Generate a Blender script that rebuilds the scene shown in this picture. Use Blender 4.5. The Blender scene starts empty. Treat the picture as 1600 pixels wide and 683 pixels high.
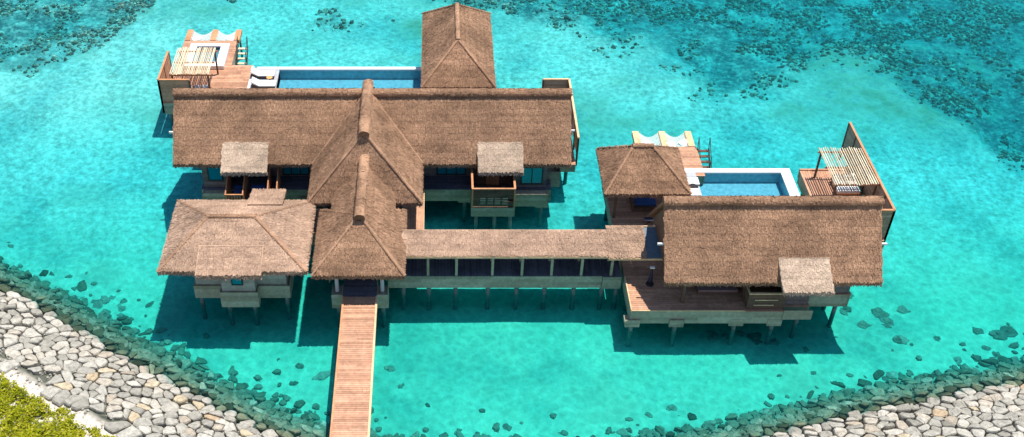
import bpy, math, random
import numpy as np
from mathutils import Vector, noise
random.seed(7)
R = random.random
def U(a, b): return a + (b-a)*R()
scene = bpy.context.scene
C = scene.collection

# ------------------------------------------------------------------ camera
TH = math.radians(39.9)
CAMP = Vector((0, -63, 52.6))
cam = bpy.data.objects.new('camera', bpy.data.cameras.new('camera'))
C.objects.link(cam); scene.camera = cam
cam.location = CAMP
cam.rotation_euler = (math.pi/2 - TH, 0, 0)
cam.data.sensor_width = 36; cam.data.lens = 1723/1600*36
cam.data.shift_x = 0.075
cam.data.clip_start = 1; cam.data.clip_end = 3000
def view(x, y, z):          # where a point falls in the photograph: used only to tell which stones are in view
    dy = y-CAMP.y; dz = z-CAMP.z
    d = dy*math.cos(TH)-dz*math.sin(TH); up = dy*math.sin(TH)+dz*math.cos(TH)
    return 680+1723*x/d, 342-1723*up/d

# ------------------------------------------------------------------ light
w = bpy.data.worlds.new('World'); scene.world = w; w.use_nodes = True
nt = w.node_tree; nt.nodes.clear()
sun_dir = Vector((0.215, 0.12, 1)).normalized()
el = math.asin(sun_dir.z); az = math.atan2(sun_dir.x, sun_dir.y)
sky = nt.nodes.new('ShaderNodeTexSky'); sky.sky_type = 'NISHITA'; sky.sun_disc = False
sky.sun_elevation = el; sky.sun_rotation = az; sky.air_density = 1.0; sky.dust_density = .3; sky.ozone_density = 3.0
bg = nt.nodes.new('ShaderNodeBackground'); bg.inputs[1].default_value = 0.10
ow = nt.nodes.new('ShaderNodeOutputWorld')
nt.links.new(sky.outputs[0], bg.inputs[0]); nt.links.new(bg.outputs[0], ow.inputs[0])
sl = bpy.data.lights.new('sun', 'SUN'); sl.energy = 4.0; sl.angle = math.radians(0.5); sl.color = (1, .965, .90)
so = bpy.data.objects.new('sun', sl); C.objects.link(so); so.location = (30, 20, 90)
so.rotation_euler = sun_dir.to_track_quat('Z', 'Y').to_euler()
scene.view_settings.view_transform = 'Standard'; scene.view_settings.look = 'None'
scene.view_settings.gamma = 1; scene.view_settings.exposure = 0.64

# ------------------------------------------------------------------ materials
def rgba(c): return (c[0], c[1], c[2], 1)
class Mat:
    def __init__(s, name):
        s.m = bpy.data.materials.new(name); s.m.use_nodes = True
        s.t = s.m.node_tree; s.t.nodes.clear()
        s.out = s.n('OutputMaterial')
    def n(s, kind, **kw):
        nd = s.t.nodes.new('ShaderNode'+kind)
        for k, v in kw.items(): setattr(nd, k, v)
        return nd
    def l(s, a, b): s.t.links.new(a, b)
    def pos(s): return s.n('NewGeometry').outputs['Position']
    def noise(s, scale, detail=3, vec=None, rough=.55):
        x = s.n('TexNoise'); x.inputs['Scale'].default_value = scale; x.inputs['Detail'].default_value = detail
        x.inputs['Roughness'].default_value = rough
        s.l(vec if vec else s.pos(), x.inputs['Vector']); return x.outputs['Fac']
    def mapv(s, sc, vec=None):
        m = s.n('Mapping'); m.inputs['Scale'].default_value = sc
        s.l(vec if vec else s.pos(), m.inputs['Vector']); return m.outputs[0]
    def ramp(s, fac, stops):
        r = s.n('ValToRGB'); e = r.color_ramp.elements
        while len(e) < len(stops): e.new(.5)
        for q, (p, c) in zip(e, stops):
            q.position = p; q.color = rgba(c) if not isinstance(c, (int, float)) else (c, c, c, 1)
        s.l(fac, r.inputs[0]); return r.outputs[0]
    def mix(s, f, a, b, mode='MIX'):
        x = s.n('Mix', data_type='RGBA', blend_type=mode)
        for k, v in ((0, f), (6, a), (7, b)):
            if isinstance(v, (int, float)): x.inputs[k].default_value = v if k == 0 else (v, v, v, 1)
            elif isinstance(v, tuple): x.inputs[k].default_value = rgba(v)
            else: s.l(v, x.inputs[k])
        return x.outputs[2]
    def attr(s): 
        a = s.n('Attribute'); a.attribute_name = 'tone'; return a.outputs['Fac']
    def math(s, op, a, b=0.0, clamp=False):
        x = s.n('Math', operation=op, use_clamp=clamp)
        for k, v in ((0, a), (1, b)):
            if isinstance(v, (int, float)): x.inputs[k].default_value = v
            else: s.l(v, x.inputs[k])
        return x.outputs[0]
    def bsdf(s, col, rough=.8, bump=None, dist=.02, metal=0, spec=.3, strength=.6):
        p = s.n('BsdfPrincipled')
        if isinstance(col, tuple): p.inputs['Base Color'].default_value = rgba(col)
        else: s.l(col, p.inputs['Base Color'])
        p.inputs['Roughness'].default_value = rough; p.inputs['Metallic'].default_value = metal
        p.inputs['Specular IOR Level'].default_value = spec
        if bump is not None:
            b = s.n('Bump'); b.inputs['Distance'].default_value = dist; b.inputs['Strength'].default_value = strength
            s.l(bump, b.inputs['Height']); s.l(b.outputs[0], p.inputs['Normal'])
        s.l(p.outputs[0], s.out.inputs[0]); return p
def thatch_mat(name, dark, light):
    a = Mat(name)
    base = a.mix(a.attr(), dark, light)
    big = a.ramp(a.noise(.35, 4), [(.3, .76), (.7, 1.22)])
    c = a.mix(1.0, base, big, 'MULTIPLY')
    pat = a.ramp(a.noise(1.1, 5, a.mapv((.5, 1, 1)), .7), [(.36, .78), (.5, 1.), (.66, 1.2)])
    c = a.mix(1.0, c, pat, 'MULTIPLY')
    grit = a.ramp(a.noise(9, 4, rough=.7), [(.3, .80), (.7, 1.15)])
    c = a.mix(1.0, c, grit, 'MULTIPLY')
    a.bsdf(c, .95, a.noise(14, 3), .06, spec=.1, strength=.8)
    return a.m
def wood_mat(name, dark, light, rough=.65, streak=(1.5, 1.5, 1.5)):
    a = Mat(name)
    c = a.mix(a.attr(), dark, light)
    g = a.ramp(a.noise(3, 4, a.mapv(streak), .65), [(.28, .78), (.72, 1.18)])
    c = a.mix(1.0, c, g, 'MULTIPLY')
    worn = a.ramp(a.noise(.9, 5, rough=.7), [(.42, 0.), (.68, .45)])
    c = a.mix(worn, c, a.mix(1.0, c, (1.0, 1.12, 1.2), 'MULTIPLY'))
    c = a.mix(1.0, c, a.ramp(a.noise(.6, 6, rough=.75), [(.35, .80), (.6, 1.08)]), 'MULTIPLY')
    a.bsdf(c, rough, spec=.25)
    return a.m
def plain(name, c, rough=.6, var=.12, scale=4, spec=.3, metal=0):
    a = Mat(name)
    g = a.ramp(a.noise(scale, 4), [(.3, 1-var), (.7, 1+var)])
    a.bsdf(a.mix(1.0, c, g, 'MULTIPLY'), rough, spec=spec, metal=metal)
    return a.m
M = {}
M['thatch'] = thatch_mat('weathered_thatch', (.155, .085, .05), (.50, .295, .18))
M['thatch_light'] = thatch_mat('pinkish_thatch', (.24, .15, .10), (.60, .40, .28))
M['shade_boards'] = wood_mat('shade_dark_boards', (.09, .085, .11), (.17, .155, .18))  # navy shade under the roofs put into the board colour
M['thatch_pale'] = thatch_mat('bleached_thatch', (.33, .24, .17), (.63, .475, .35))
M['teak'] = wood_mat('teak_boards', (.38, .19, .11), (.64, .345, .21))
M['teak_warm'] = wood_mat('oiled_teak', (.46, .19, .085), (.66, .31, .15))
M['clad'] = wood_mat('weathered_cladding', (.27, .23, .15), (.45, .40, .28))
M['shingle'] = wood_mat('grey_brown_walls', (.12, .095, .085), (.22, .18, .16))
M['brown'] = wood_mat('dark_brown_wood', (.10, .055, .035), (.18, .10, .065))
M['bamboo'] = wood_mat('bleached_bamboo', (.55, .42, .26), (.85, .72, .50))
M['pine'] = wood_mat('pale_pine', (.62, .38, .20), (.80, .54, .31))
M['pile'] = plain('concrete_pile', (.17, .18, .17), .8, .3)
M['white'] = plain('white_stone', (.80, .78, .75), .5, .05)
M['grey'] = plain('pale_grey_stone', (.42, .43, .44), .6, .08)
M['slate'] = plain('slate_membrane', (.10, .14, .17), .5, .12)
M['fabric'] = plain('white_canvas', (.82, .80, .77), .9, .05)
M['net'] = plain('white_rope_net', (.72, .74, .68), .9, .08)
M['blue'] = plain('blue_canvas', (.03, .10, .32), .9, .15)
M['navy'] = plain('navy_canvas', (.03, .035, .06), .9, .15)
M['black'] = plain('dark_metal', (.025, .02, .02), .45, .1)
M['orange'] = plain('straw_orange', (.75, .36, .13), .8, .1)
M['tile'] = plain('blue_pool_mosaic', (.19, .42, .50), .3, .2, 3)
M['frame'] = plain('window_frame_dark', (.02, .035, .04), .5)
a = Mat('turquoise_glass')
a.bsdf((.0, .20, .27), .08, spec=.8); M['glass'] = a.m
a = Mat('striped_canvas')
wv = a.n('TexWave', wave_type='BANDS'); wv.inputs['Scale'].default_value = 3.2; a.l(a.n('TexCoord').outputs['Object'], wv.inputs['Vector'])
a.bsdf(a.ramp(wv.outputs['Fac'], [(.45, (.03, .04, .09)), (.55, (.8, .8, .8))]), .9); M['stripe'] = a.m

def water_mat(name, tint, bump_scale, bump_d, vol=None, rough=.08):
    a = Mat(name)
    tr = a.n('BsdfTransparent'); tr.inputs[0].default_value = rgba(tint)
    gl = a.n('BsdfGlossy'); gl.inputs['Roughness'].default_value = rough
    h = a.math('ADD', a.noise(bump_scale, 3, a.mapv((1, 1.5, 1))), a.math('MULTIPLY', a.noise(bump_scale*4, 2, a.mapv((1, 1.6, 1))), .35))
    b = a.n('Bump'); b.inputs['Distance'].default_value = bump_d; b.inputs['Strength'].default_value = 1
    a.l(h, b.inputs['Height'])
    fr = a.n('Fresnel'); fr.inputs['IOR'].default_value = 1.33
    a.l(b.outputs[0], fr.inputs['Normal']); a.l(b.outputs[0], gl.inputs['Normal'])
    mx = a.n('MixShader'); a.l(a.math('MULTIPLY', fr.outputs[0], .6), mx.inputs[0]); a.l(tr.outputs[0], mx.inputs[1]); a.l(gl.outputs[0], mx.inputs[2])
    a.l(mx.outputs[0], a.out.inputs[0])
    if vol:
        v = a.n('VolumeAbsorption'); v.inputs['Color'].default_value = rgba(vol[0]); v.inputs['Density'].default_value = vol[1]
        sc_ = a.n('VolumeScatter'); sc_.inputs['Color'].default_value = (.06, .93, 1, 1); sc_.inputs['Density'].default_value = .075; sc_.inputs['Anisotropy'].default_value = .2
        ad = a.n('AddShader'); a.l(v.outputs[0], ad.inputs[0]); a.l(sc_.outputs[0], ad.inputs[1])
        a.l(ad.outputs[0], a.out.inputs['Volume'])
        # web of ripple-focused light painted into the surface tint
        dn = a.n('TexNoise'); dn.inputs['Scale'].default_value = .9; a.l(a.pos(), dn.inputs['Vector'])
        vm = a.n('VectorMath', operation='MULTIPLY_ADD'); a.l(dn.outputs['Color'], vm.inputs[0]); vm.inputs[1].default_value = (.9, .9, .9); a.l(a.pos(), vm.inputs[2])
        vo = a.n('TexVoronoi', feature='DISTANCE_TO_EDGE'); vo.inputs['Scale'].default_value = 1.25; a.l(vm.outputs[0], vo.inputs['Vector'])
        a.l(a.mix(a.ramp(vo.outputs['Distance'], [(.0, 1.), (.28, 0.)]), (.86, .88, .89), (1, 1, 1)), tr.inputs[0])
    return a.m
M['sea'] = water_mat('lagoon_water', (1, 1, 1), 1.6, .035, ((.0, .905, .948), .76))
M['poolwater'] = water_mat('pool_water', (.62, .86, .91), 2.0, .02)

# ------------------------------------------------------------------ mesh building
class MB:
    def __init__(s): s.v = []; s.f = []; s.t = []
    def face(s, pts, tone=.5):
        i = len(s.v); s.v += [tuple(p) for p in pts]; s.f.append(tuple(range(i, i+len(pts)))); s.t.append(tone)
    def hexa(s, b, t, tone=.5):         # b, t: four corners each, counter-clockwise from above
        i = len(s.v); s.v += [tuple(p) for p in b]+[tuple(p) for p in t]
        for q in ((3, 2, 1, 0), (4, 5, 6, 7), (0, 1, 5, 4), (1, 2, 6, 5), (2, 3, 7, 6), (3, 0, 4, 7)):
            s.f.append(tuple(i+k for k in q)); s.t.append(tone)
    def box(s, x0, x1, y0, y1, z0, z1, tone=None):
        if tone is None: tone = .5
        s.hexa([(x0, y0, z0), (x1, y0, z0), (x1, y1, z0), (x0, y1, z0)], [(x0, y0, z1), (x1, y0, z1), (x1, y1, z1), (x0, y1, z1)], tone)
    def beam(s, p, q, wd, ht, tone=.5):     # rectangular bar from p to q, wd sideways, ht up
        p = Vector(p); q = Vector(q); d = (q-p).normalized()
        up = Vector((0, 0, 1)) if abs(d.z) < .95 else Vector((0, 1, 0))
        sd = d.cross(up).normalized(); u = sd.cross(d).normalized()
        a_, b_ = sd*wd/2, u*ht/2
        s.hexa([p+a_-b_, q+a_-b_, q-a_-b_, p-a_-b_], [p+a_+b_, q+a_+b_, q-a_+b_, p-a_+b_], tone)
    def tube(s, p, q, r0, r1=None, n=8, tone=.5):
        r1 = r0 if r1 is None else r1
        p = Vector(p); q = Vector(q); d = (q-p).normalized()
        up = Vector((0, 0, 1)) if abs(d.z) < .95 else Vector((1, 0, 0))
        e = d.cross(up).normalized(); g = d.cross(e)
        i = len(s.v)
        for c_, r in ((p, r0), (q, r1)):
            for k in range(n):
                an = 2*math.pi*k/n; s.v.append(tuple(c_+(e*math.cos(an)+g*math.sin(an))*r))
        for k in range(n):
            s.f.append((i+k, i+(k+1) % n, i+n+(k+1) % n, i+n+k)); s.t.append(tone)
        s.f.append(tuple(i+k for k in reversed(range(n)))); s.t.append(tone)
        s.f.append(tuple(i+n+k for k in range(n))); s.t.append(tone)
    def build(s, name, mat, parent=None, org=None, smooth=False):
        if org is None: org = parent['_o'] if parent is not None else (0, 0, 0)
        me = bpy.data.meshes.new(name)
        me.from_pydata([(v[0]-org[0], v[1]-org[1], v[2]-org[2]) for v in s.v], [], s.f)
        at = me.attributes.new('tone', 'FLOAT', 'FACE'); at.data.foreach_set('value', s.t)
        me.materials.append(M[mat] if isinstance(mat, str) else mat)
        if smooth: me.shade_smooth()
        o = bpy.data.objects.new(name, me); C.objects.link(o)
        if parent is not None: o.parent = parent
        else: o.location = org
        o['_o'] = tuple(org)
        return o
def tag(o, label=None, cat=None, group=None, kind=None):
    if label: o['label'] = label
    if cat: o['category'] = cat
    if group: o['group'] = group
    if kind: o['kind'] = kind
    return o
def thing(name, loc, label, cat, group=None, rz=0):
    o = bpy.data.objects.new(name, None); C.objects.link(o); o.location = loc; o.rotation_euler = (0, 0, rz)
    o.empty_display_size = .3; o['_o'] = tuple(loc)
    return tag(o, label, cat, group)
def local(o): o['_o'] = (0.0, 0.0, 0.0); return o        # children given in the thing's own coordinates
def copy_tree(o, parent=None):
    c = o.copy(); C.objects.link(c); c.parent = parent
    for ch in list(o.children): copy_tree(ch, c)
    return c

# ------------------------------------------------------------------ thatch
def newell(p):
    n = Vector((0, 0, 0))
    for a_, b_ in zip(p, p[1:]+p[:1]):
        n += Vector(((a_.y-b_.y)*(a_.z+b_.z), (a_.z-b_.z)*(a_.x+b_.x), (a_.x-b_.x)*(a_.y+b_.y)))
    return n.normalized()
def thatch(name, faces, parent, mat='thatch', t=.28, lay=1.0, fringe=True, open_edges=()):
    """faces: polygons whose first edge is the eave, seen from outside counter-clockwise."""
    m = MB()
    edges = {}
    for f in faces:
        P_ = [Vector(p) for p in f]
        n = newell(P_)
        # subdivided-ish top and flat underside
        m.face(P_, .35)
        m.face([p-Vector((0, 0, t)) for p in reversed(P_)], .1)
        for a_, b_ in zip(P_, P_[1:]+P_[:1]):
            k = (tuple(round(c, 3) for c in a_), tuple(round(c, 3) for c in b_))
            edges[k] = (a_, b_, n)
    for k, (a_, b_, n) in edges.items():
        if (k[1], k[0]) in edges: continue
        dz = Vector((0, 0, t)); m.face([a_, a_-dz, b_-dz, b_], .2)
    for f in faces:
        P_ = [Vector(p) for p in f]; n = newell(P_)
        e = (P_[1]-P_[0]).normalized(); u = n.cross(e)
        q = [((p-P_[0]).dot(e), (p-P_[0]).dot(u)) for p in P_]
        smin = min(a_[0] for a_ in q); smax = max(a_[0] for a_ in q); tmax = max(a_[1] for a_ in q)
        def inside(x, y):
            r = False; j = len(q)-1
            for i in range(len(q)):
                if (q[i][1] > y) != (q[j][1] > y) and x < (q[j][0]-q[i][0])*(y-q[i][1])/(q[j][1]-q[i][1])+q[i][0]: r = not r
                j = i
            return r
        row = .15
        y = .02; ri = 0
        while y < tmax:
            x = smin+U(0, .12)
            rt = U(-.08, .08)+(-.07 if ri % 3 == 0 else 0); up_ = .012 if ri % 3 == 0 else 0
            while x < smax:
                yy = y+U(-.06, .06)
                if inside(x, min(max(yy+.05, .01), tmax-.01)):
                    L = U(.2, .34); wd = U(.035, .075); lean = U(-.06, .06); lift = U(.015, .05)+up_
                    p0 = P_[0]+e*(x-wd/2)+u*(yy-.05)+n*lift
                    p1 = P_[0]+e*(x+wd/2)+u*(yy-.05+U(-.04, .04))+n*(lift+U(-.02, .02))
                    yt = min(yy+L, tmax+.02)
                    p2 = P_[0]+e*(x+wd/2+lean)+u*yt+n*.006
                    p3 = P_[0]+e*(x-wd/2+lean)+u*yt+n*.006
                    m.face([p0, p1, p2, p3], min(1, max(0, .5+rt+random.gauss(0, .12))))
                x += .056*lay
            y += row; ri += 1
        if fringe:
            a_, b_ = P_[0], P_[1]; L0 = (b_-a_).length; x = 0; out = -u
            while x < L0:
                for lay_ in range(2):
                    wd = U(.03, .07); L = U(.07, .15)
                    d = (out*U(.35, .8)+Vector((0, 0, -1))*U(.5, 1.)+e*U(-.25, .25)).normalized()
                    s0 = a_+e*(x+U(-.05, .05))-Vector((0, 0, U(0, t)))+out*.0
                    m.face([s0, s0+d*L, s0+d*L*.95+e*wd, s0+e*wd], min(1, max(0, .45+random.gauss(0, .22))))
                x += .055
    return m.build(name, mat, parent)
def ridge(name, p, q, r, parent, mat='thatch', over=.1, base=.45, lay=1.0):
    """thick rounded cap of thatch lying on the ridge from p to q"""
    p = Vector(p); q = Vector(q); d = (q-p).normalized(); p = p-d*over; q = q+d*over
    sd = d.cross(Vector((0, 0, 1))).normalized(); u = sd.cross(d)
    L = (q-p).length; n = max(2, int(L/.3)); K = 10; m = MB()
    rows = []
    for i in range(n+1):
        c_ = p+d*L*i/n; rr = []
        for k in range(K+1):
            an = math.radians(-28+236*k/K)
            r_ = r*(1+.12*noise.noise(Vector((c_.x*1.3, c_.y*1.3, k*.7+c_.z))))
            rr.append(c_+(sd*math.cos(an)*1.05+u*math.sin(an)*.85)*r_)
        rows.append(rr)
    for i in range(n):
        for k in range(K):
            m.face([rows[i][k], rows[i+1][k], rows[i+1][k+1], rows[i][k+1]], base)
    m.face(list(rows[0]), .1); m.face(list(reversed(rows[-1])), .1)
    # straw bundles laid across the cap
    cnt = int(L*60*lay)
    for _ in range(cnt):
        s_ = U(0, L); an = math.radians(U(-25, 190)); h = U(.25, .6); wd = U(.04, .10)
        c_ = p+d*s_; c2 = d*U(-.08, .08)
        A = lambda t_, rr: c_+(sd*math.cos(t_)*1.05+u*math.sin(t_)*.85)*rr
        a0 = A(an, r*U(1.02, 1.16)); a1 = A(an+h, r*U(1.0, 1.06))+c2
        m.face([a0, a1, a1+d*wd, a0+d*wd], min(1, max(0, base+random.gauss(0, .2))))
    return m.build(name, mat, parent)
def hip(P0, P1, r=.11): return (P0, P1, r)
def hips(parent, lines, mat='thatch', base=.62):
    for a_, b_, r in lines:
        ridge('hip_ridge', a_, b_, r, parent, mat, over=.05, base=base, lay=.7)
def hip_roof_faces(x0, x1, y0, y1, ze, rx0, rx1, ry0, ry1, zr):
    A, B, D, E_ = (x0, y0, ze), (x1, y0, ze), (x1, y1, ze), (x0, y1, ze)
    if rx0 != rx1:      # ridge along x
        r0, r1 = (rx0, ry0, zr), (rx1, ry1, zr)
        return [[A, B, r1, r0], [B, D, r1], [D, E_, r0, r1], [E_, A, r0]], [(A, r0), (B, r1), (D, r1), (E_, r0)], (r0, r1)
    r0, r1 = (rx0, ry0, zr), (rx1, ry1, zr)
    return [[A, B, r0], [B, D, r1, r0], [D, E_, r1], [E_, A, r0, r1]], [(A, r0), (B, r0), (D, r1), (E_, r1)], (r0, r1)

# ------------------------------------------------------------------ carpentry
ZD = 1.9; ZF = .78
def boards(m, x0, x1, y0, y1, z, along='x', wd=.19, th=.04, joint=3.6):
    gap = .018
    if along == 'x':
        y = y0
        while y < y1-.02:
            ye = min(y+wd, y1); x = x0-U(0, joint)
            while x < x1:
                xe = x+joint
                a_, b_ = max(x, x0), min(xe-.01, x1)
                if b_-a_ > .05: m.box(a_, b_, y, ye-gap, z-th, z+U(-.002, .002), U(.1, .9))
                x = xe
            y += wd
    else:
        x = x0
        while x < x1-.02:
            xe = min(x+wd, x1); y = y0-U(0, joint)
            while y < y1:
                ye = y+joint
                a_, b_ = max(y, y0), min(ye-.01, y1)
                if b_-a_ > .05: m.box(x, xe-gap, a_, b_, z-th, z+U(-.002, .002), U(.1, .9))
                y = ye
            x += wd
def clad(m, p, q, z0, z1, pl=.27, th=.05, inward=None):
    """overlapping horizontal boards from p to q (xy) between z0 and z1"""
    n = max(1, round((z1-z0)/pl)); h = (z1-z0)/n
    p = Vector((p[0], p[1], 0)); q = Vector((q[0], q[1], 0)); d = (q-p).normalized(); s_ = Vector((d.y, -d.x, 0))
    for k in range(n):
        x = 0; L = (q-p).length
        while x < L-.01:
            xe = min(L, x+U(2.2, 4.5))
            if L-xe < .8: xe = L
            a_, b_ = p+d*x, p+d*(xe-.006)
            za, zb = z0+k*h+.006, z0+(k+1)*h-.006
            o0, o1 = s_*(.035), s_*(.005)
            i_ = -s_*th
            m.hexa([a_+o0+Vector((0, 0, za)), b_+o0+Vector((0, 0, za)), b_+i_+Vector((0, 0, za)), a_+i_+Vector((0, 0, za))],
                   [a_+o1+Vector((0, 0, zb)), b_+o1+Vector((0, 0, zb)), b_+i_+Vector((0, 0, zb)), a_+i_+Vector((0, 0, zb))], U(.1, .9))
            x = xe
def platform(parent, x0, x1, y0, y1, along='x', sides='FLRB', z=ZD, zf=ZF, boardmat='teak', wd=.19, fm='clad'):
    m = MB(); boards(m, x0, x1, y0, y1, z, along, wd); m.build('deck_boards', boardmat, parent)
    m = MB(); e = .055
    m.box(x0+.07, x1-.07, y0+.07, y1-.07, zf+.25, z-.045, .3)
    zt = z-.05
    if 'F' in sides: clad(m, (x0, y0+e), (x1, y0+e), zf, zt)
    if 'R' in sides: clad(m, (x1-e, y0), (x1-e, y1), zf, zt)
    if 'B' in sides: clad(m, (x1, y1-e), (x0, y1-e), zf, zt)
    if 'L' in sides: clad(m, (x0+e, y1), (x0+e, y0), zf, zt)
    m.build('fascia', fm, parent)
def stilts(parent, pts, z1=ZF, cap=False, r=.15, name='stilt'):
    for x, y in pts:
        m = MB(); m.tube((x, y, -2.6), (x, y, z1+.3), r, r*.95, 10, .5); o = m.build(name, 'pile', parent, smooth=False)
        if cap:
            m = MB(); clad(m, (x-.48, y-.28), (x+.48, y-.28), z1-.22, z1+.38, .2); m.box(x-.48, x+.48, y-.22, y+.5, z1-.22, z1+.1)
            m.build('pile_cap', 'clad', o)
def posts(parent, pts, z0, z1, wd=.17, mat='clad'):
    for x, y in pts:
        m = MB(); m.box(x-wd/2, x+wd/2, y-wd/2, y+wd/2, z0, z1, U(.4, .8)); m.build('post', mat, parent)
def walls(parent, poly, z0, z1, mat='shingle', name='wall'):
    """clad walls round a closed outline, counter-clockwise from above"""
    m = MB()
    for a_, b_ in zip(poly, poly[1:]+poly[:1]): clad(m, a_, b_, z0, z1, .24)
    m.build(name, mat, parent)
def window(parent, x0, x1, y, z0, z1, mull=0):
    m = MB(); f = .09
    m.box(x0, x1, y-.07, y+.03, z0, z0+f); m.box(x0, x1, y-.07, y+.03, z1-f, z1)
    m.box(x0, x0+f, y-.068, y+.03, z0+f, z1-f); m.box(x1-f, x1, y-.068, y+.03, z0+f, z1-f)
    for k in range(mull):
        xm = x0+(x1-x0)*(k+1)/(mull+1); m.box(xm-.04, xm+.04, y-.068, y+.03, z0+f, z1-f)
    o = m.build('window', 'frame', parent)
    m = MB(); m.box(x0+f, x1-f, y-.04, y-.02, z0+f, z1-f); m.build('pane', 'glass', o)
def door(parent, x0, x1, y, z0, z1, mat='teak_warm'):
    m = MB(); n = 4
    for k in range(n):
        a_, b_ = x0+(x1-x0)*k/n, x0+(x1-x0)*(k+1)/n; m.box(a_+.01, b_-.01, y-.06, y, z0, z1, U(.1, .8))
    o = m.build('door', mat, parent)
    m = MB(); m.tube((x1-.15, y-.12, z0+.95), (x1-.15, y-.12, z0+1.15), .025); m.build('handle', 'black', o)

# ================================================================== THE VILLAS
# ---- long villa with the crossing roof
lv = thing('long_villa', (-4.6, 4.4, 0), 'long thatched villa on stilts with a tall crossing roof and two pale porch roofs', 'villa')
ze, zr = 4.42, 8.2
rf = thatch('roof', [[(-19.0, .78, ze), (9.85, .78, ze), (9.85, 4.4, zr), (-19.0, 4.4, zr)],
                     [(9.85, 8.02, ze), (-19.0, 8.02, ze), (-19.0, 4.4, zr), (9.85, 4.4, zr)]], lv)
ridge('ridge_cap', (-18.95, 4.4, zr-.02), (9.8, 4.4, zr-.02), .34, rf, base=.4)
cx = -4.88
ca = (cx, -1.1, 8.55); cb = (cx, 4.9, 8.55)
cr = thatch('crossing_roof', [[(cx-3.98, -3.72, 4.45), (cx+3.98, -3.72, 4.45), ca],
                             [(cx+3.98, -3.72, 4.45), (cx+3.98, 4.9, 4.45), cb, ca],
                             [(cx-3.98, 4.9, 4.45), (cx-3.98, -3.72, 4.45), ca, cb],
                             [(cx+3.98, 4.9, 4.45), (cx-3.98, 4.9, 4.45), cb]], lv)
ridge('ridge_cap', (cx, -1.35, 8.6), (cx, 4.75, 8.75), .36, cr, base=.66)
hips(cr, [((cx-3.95, -3.7, 4.47), ca, .10), ((cx+3.95, -3.7, 4.47), ca, .12)])
# rough light seams of straw where the crossing roof meets the long one
hips(cr, [((cx-3.98, .8, 4.5), (cx-.25, 4.1, 8.25), .07), ((cx+3.98, .8, 4.5), (cx+.25, 4.1, 8.25), .07)], base=.8)
for x0, x1 in ((-15.42, -12.1), (3.07, 6.34)):
    d_ = thatch('porch_roof', [[(x0, -.12, 4.35), (x1, -.12, 4.35), (x1, 1.98, 5.62), (x0, 1.98, 5.62)]], lv, 'thatch_pale', .26, lay=.9)
platform(lv, -17.3, 8.6, 1.0, 8.0, sides='FLRB', boardmat='shade_boards')
# west cabin steps forward a little, east bay too
for (a_, b_, y0) in ((-17.2, -15.2, .45), (5.85, 8.3, .35)):
    m = MB(); m.box(a_+.06, b_-.06, y0+.07, .98, .9, 1.84); clad(m, (a_, y0+.055), (b_, y0+.055), ZF, 1.9); clad(m, (b_-.055, y0), (b_-.055, 1.0), ZF, 1.9); clad(m, (a_+.055, 1.0), (a_+.055, y0), ZF, 1.9)
    m.build('fascia', 'clad', lv)
m = MB(); m.box(8.3, 9.3, 2.2, 5.0, 1.2, 1.9); clad(m, (8.3, 2.2), (9.35, 2.2), 1.2, 2.6); clad(m, (9.35, 2.2), (9.35, 5), 1.2, 2.6); m.build('side_panel', 'clad', lv)
walls(lv, [(-17.1, 1.25), (-15.3, 1.25), (-15.3, 2.6), (5.9, 2.6), (5.9, 1.2), (8.2, 1.2), (8.2, 7.6), (-17.1, 7.6)], 1.95, 4.3)
m = MB()
for x in (-18.9, 9.75):     # gable boards closing the ends under the thatch
    m.hexa([(x-.0, 1.4, 4.5), (x+.1, 1.4, 4.5), (x+.1, 7.4, 4.5), (x, 7.4, 4.5)], [(x, 4.3, 7.7), (x+.1, 4.3, 7.7), (x+.1, 4.5, 7.7), (x, 4.5, 7.7)], .4)
m.build('gable_wall', 'brown', lv)
window(lv, -16.7, -15.6, 1.2, 2.6, 3.9); window(lv, 6.3, 7.9, 1.15, 2.3, 3.9, 1)
window(lv, -11.4, -9.4, 2.55, 2.1, 4.1, 2); window(lv, .1, 2.3, 2.55, 2.1, 4.1, 2); window(lv, 5.0, 5.85, 2.55, 2.1, 4.1)
for x, y, s_ in ((-19.0, 2.4, -1), (9.85, 2.6, 1)):
    m = MB(); m.box(min(x, x+.3*s_), max(x, x+.3*s_), y-.05, y+.05, 6.0, 6.14); m.build('roof_bracket', 'white', lv)
stilts(lv, [(-16.4, .75), (-12.2, 1.4), (-9.7, 1.2), (2.2, 1.4), (7.9, .8)], cap=True)
stilts(lv, [(x, y) for x in (-16.6, -12, -7, -2, 2.2, 7.4) for y in (4.3, 7.2)])
# walled porch balcony in the middle (with a weathered lattice) and the stair porch on the west
pb = MB(); boards(pb, 2.65, 5.74, -1.13, 2.4, ZD, 'y'); bal = pb.build('balcony', 'brown', lv)
m = MB(); m.box(2.72, 5.67, -1.05, 1.1, 1.2, 1.84); clad(m, (2.6, -1.13), (5.78, -1.13), 1.08, 1.88, .27); clad(m, (5.73, -1.1), (5.73, 1.0), 1.08, 1.88); clad(m, (2.65, 1.0), (2.65, -1.1), 1.08, 1.88)
m.build('fascia', 'clad', bal)
m = MB(); ZR = 3.62
for k in range(14):         # close-set laths of the screen with gaps in the lower half
    z = 1.98+k*.115
    x = 2.72
    while x < 5.66:
        xe = min(5.66, x+U(.5, 1.3))
        if not (2 <= k <= 6 and R() < .34 and 3.2 < x < 5.2): m.box(x, xe, -1.09, -1.05, z, z+.095, U(0, 1))
        x = xe
m.build('lattice_screen', 'brown', bal)
m = MB()
for x0 in (3.25, 3.78, 4.3, 4.84):
    for k in range(4): m.box(x0, x0+.40, -1.115, -1.093, 2.2+k*.16, 2.28+k*.16, U(.2, 1))
m.build('woven_panel', 'clad', bal)
m = MB()
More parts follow.
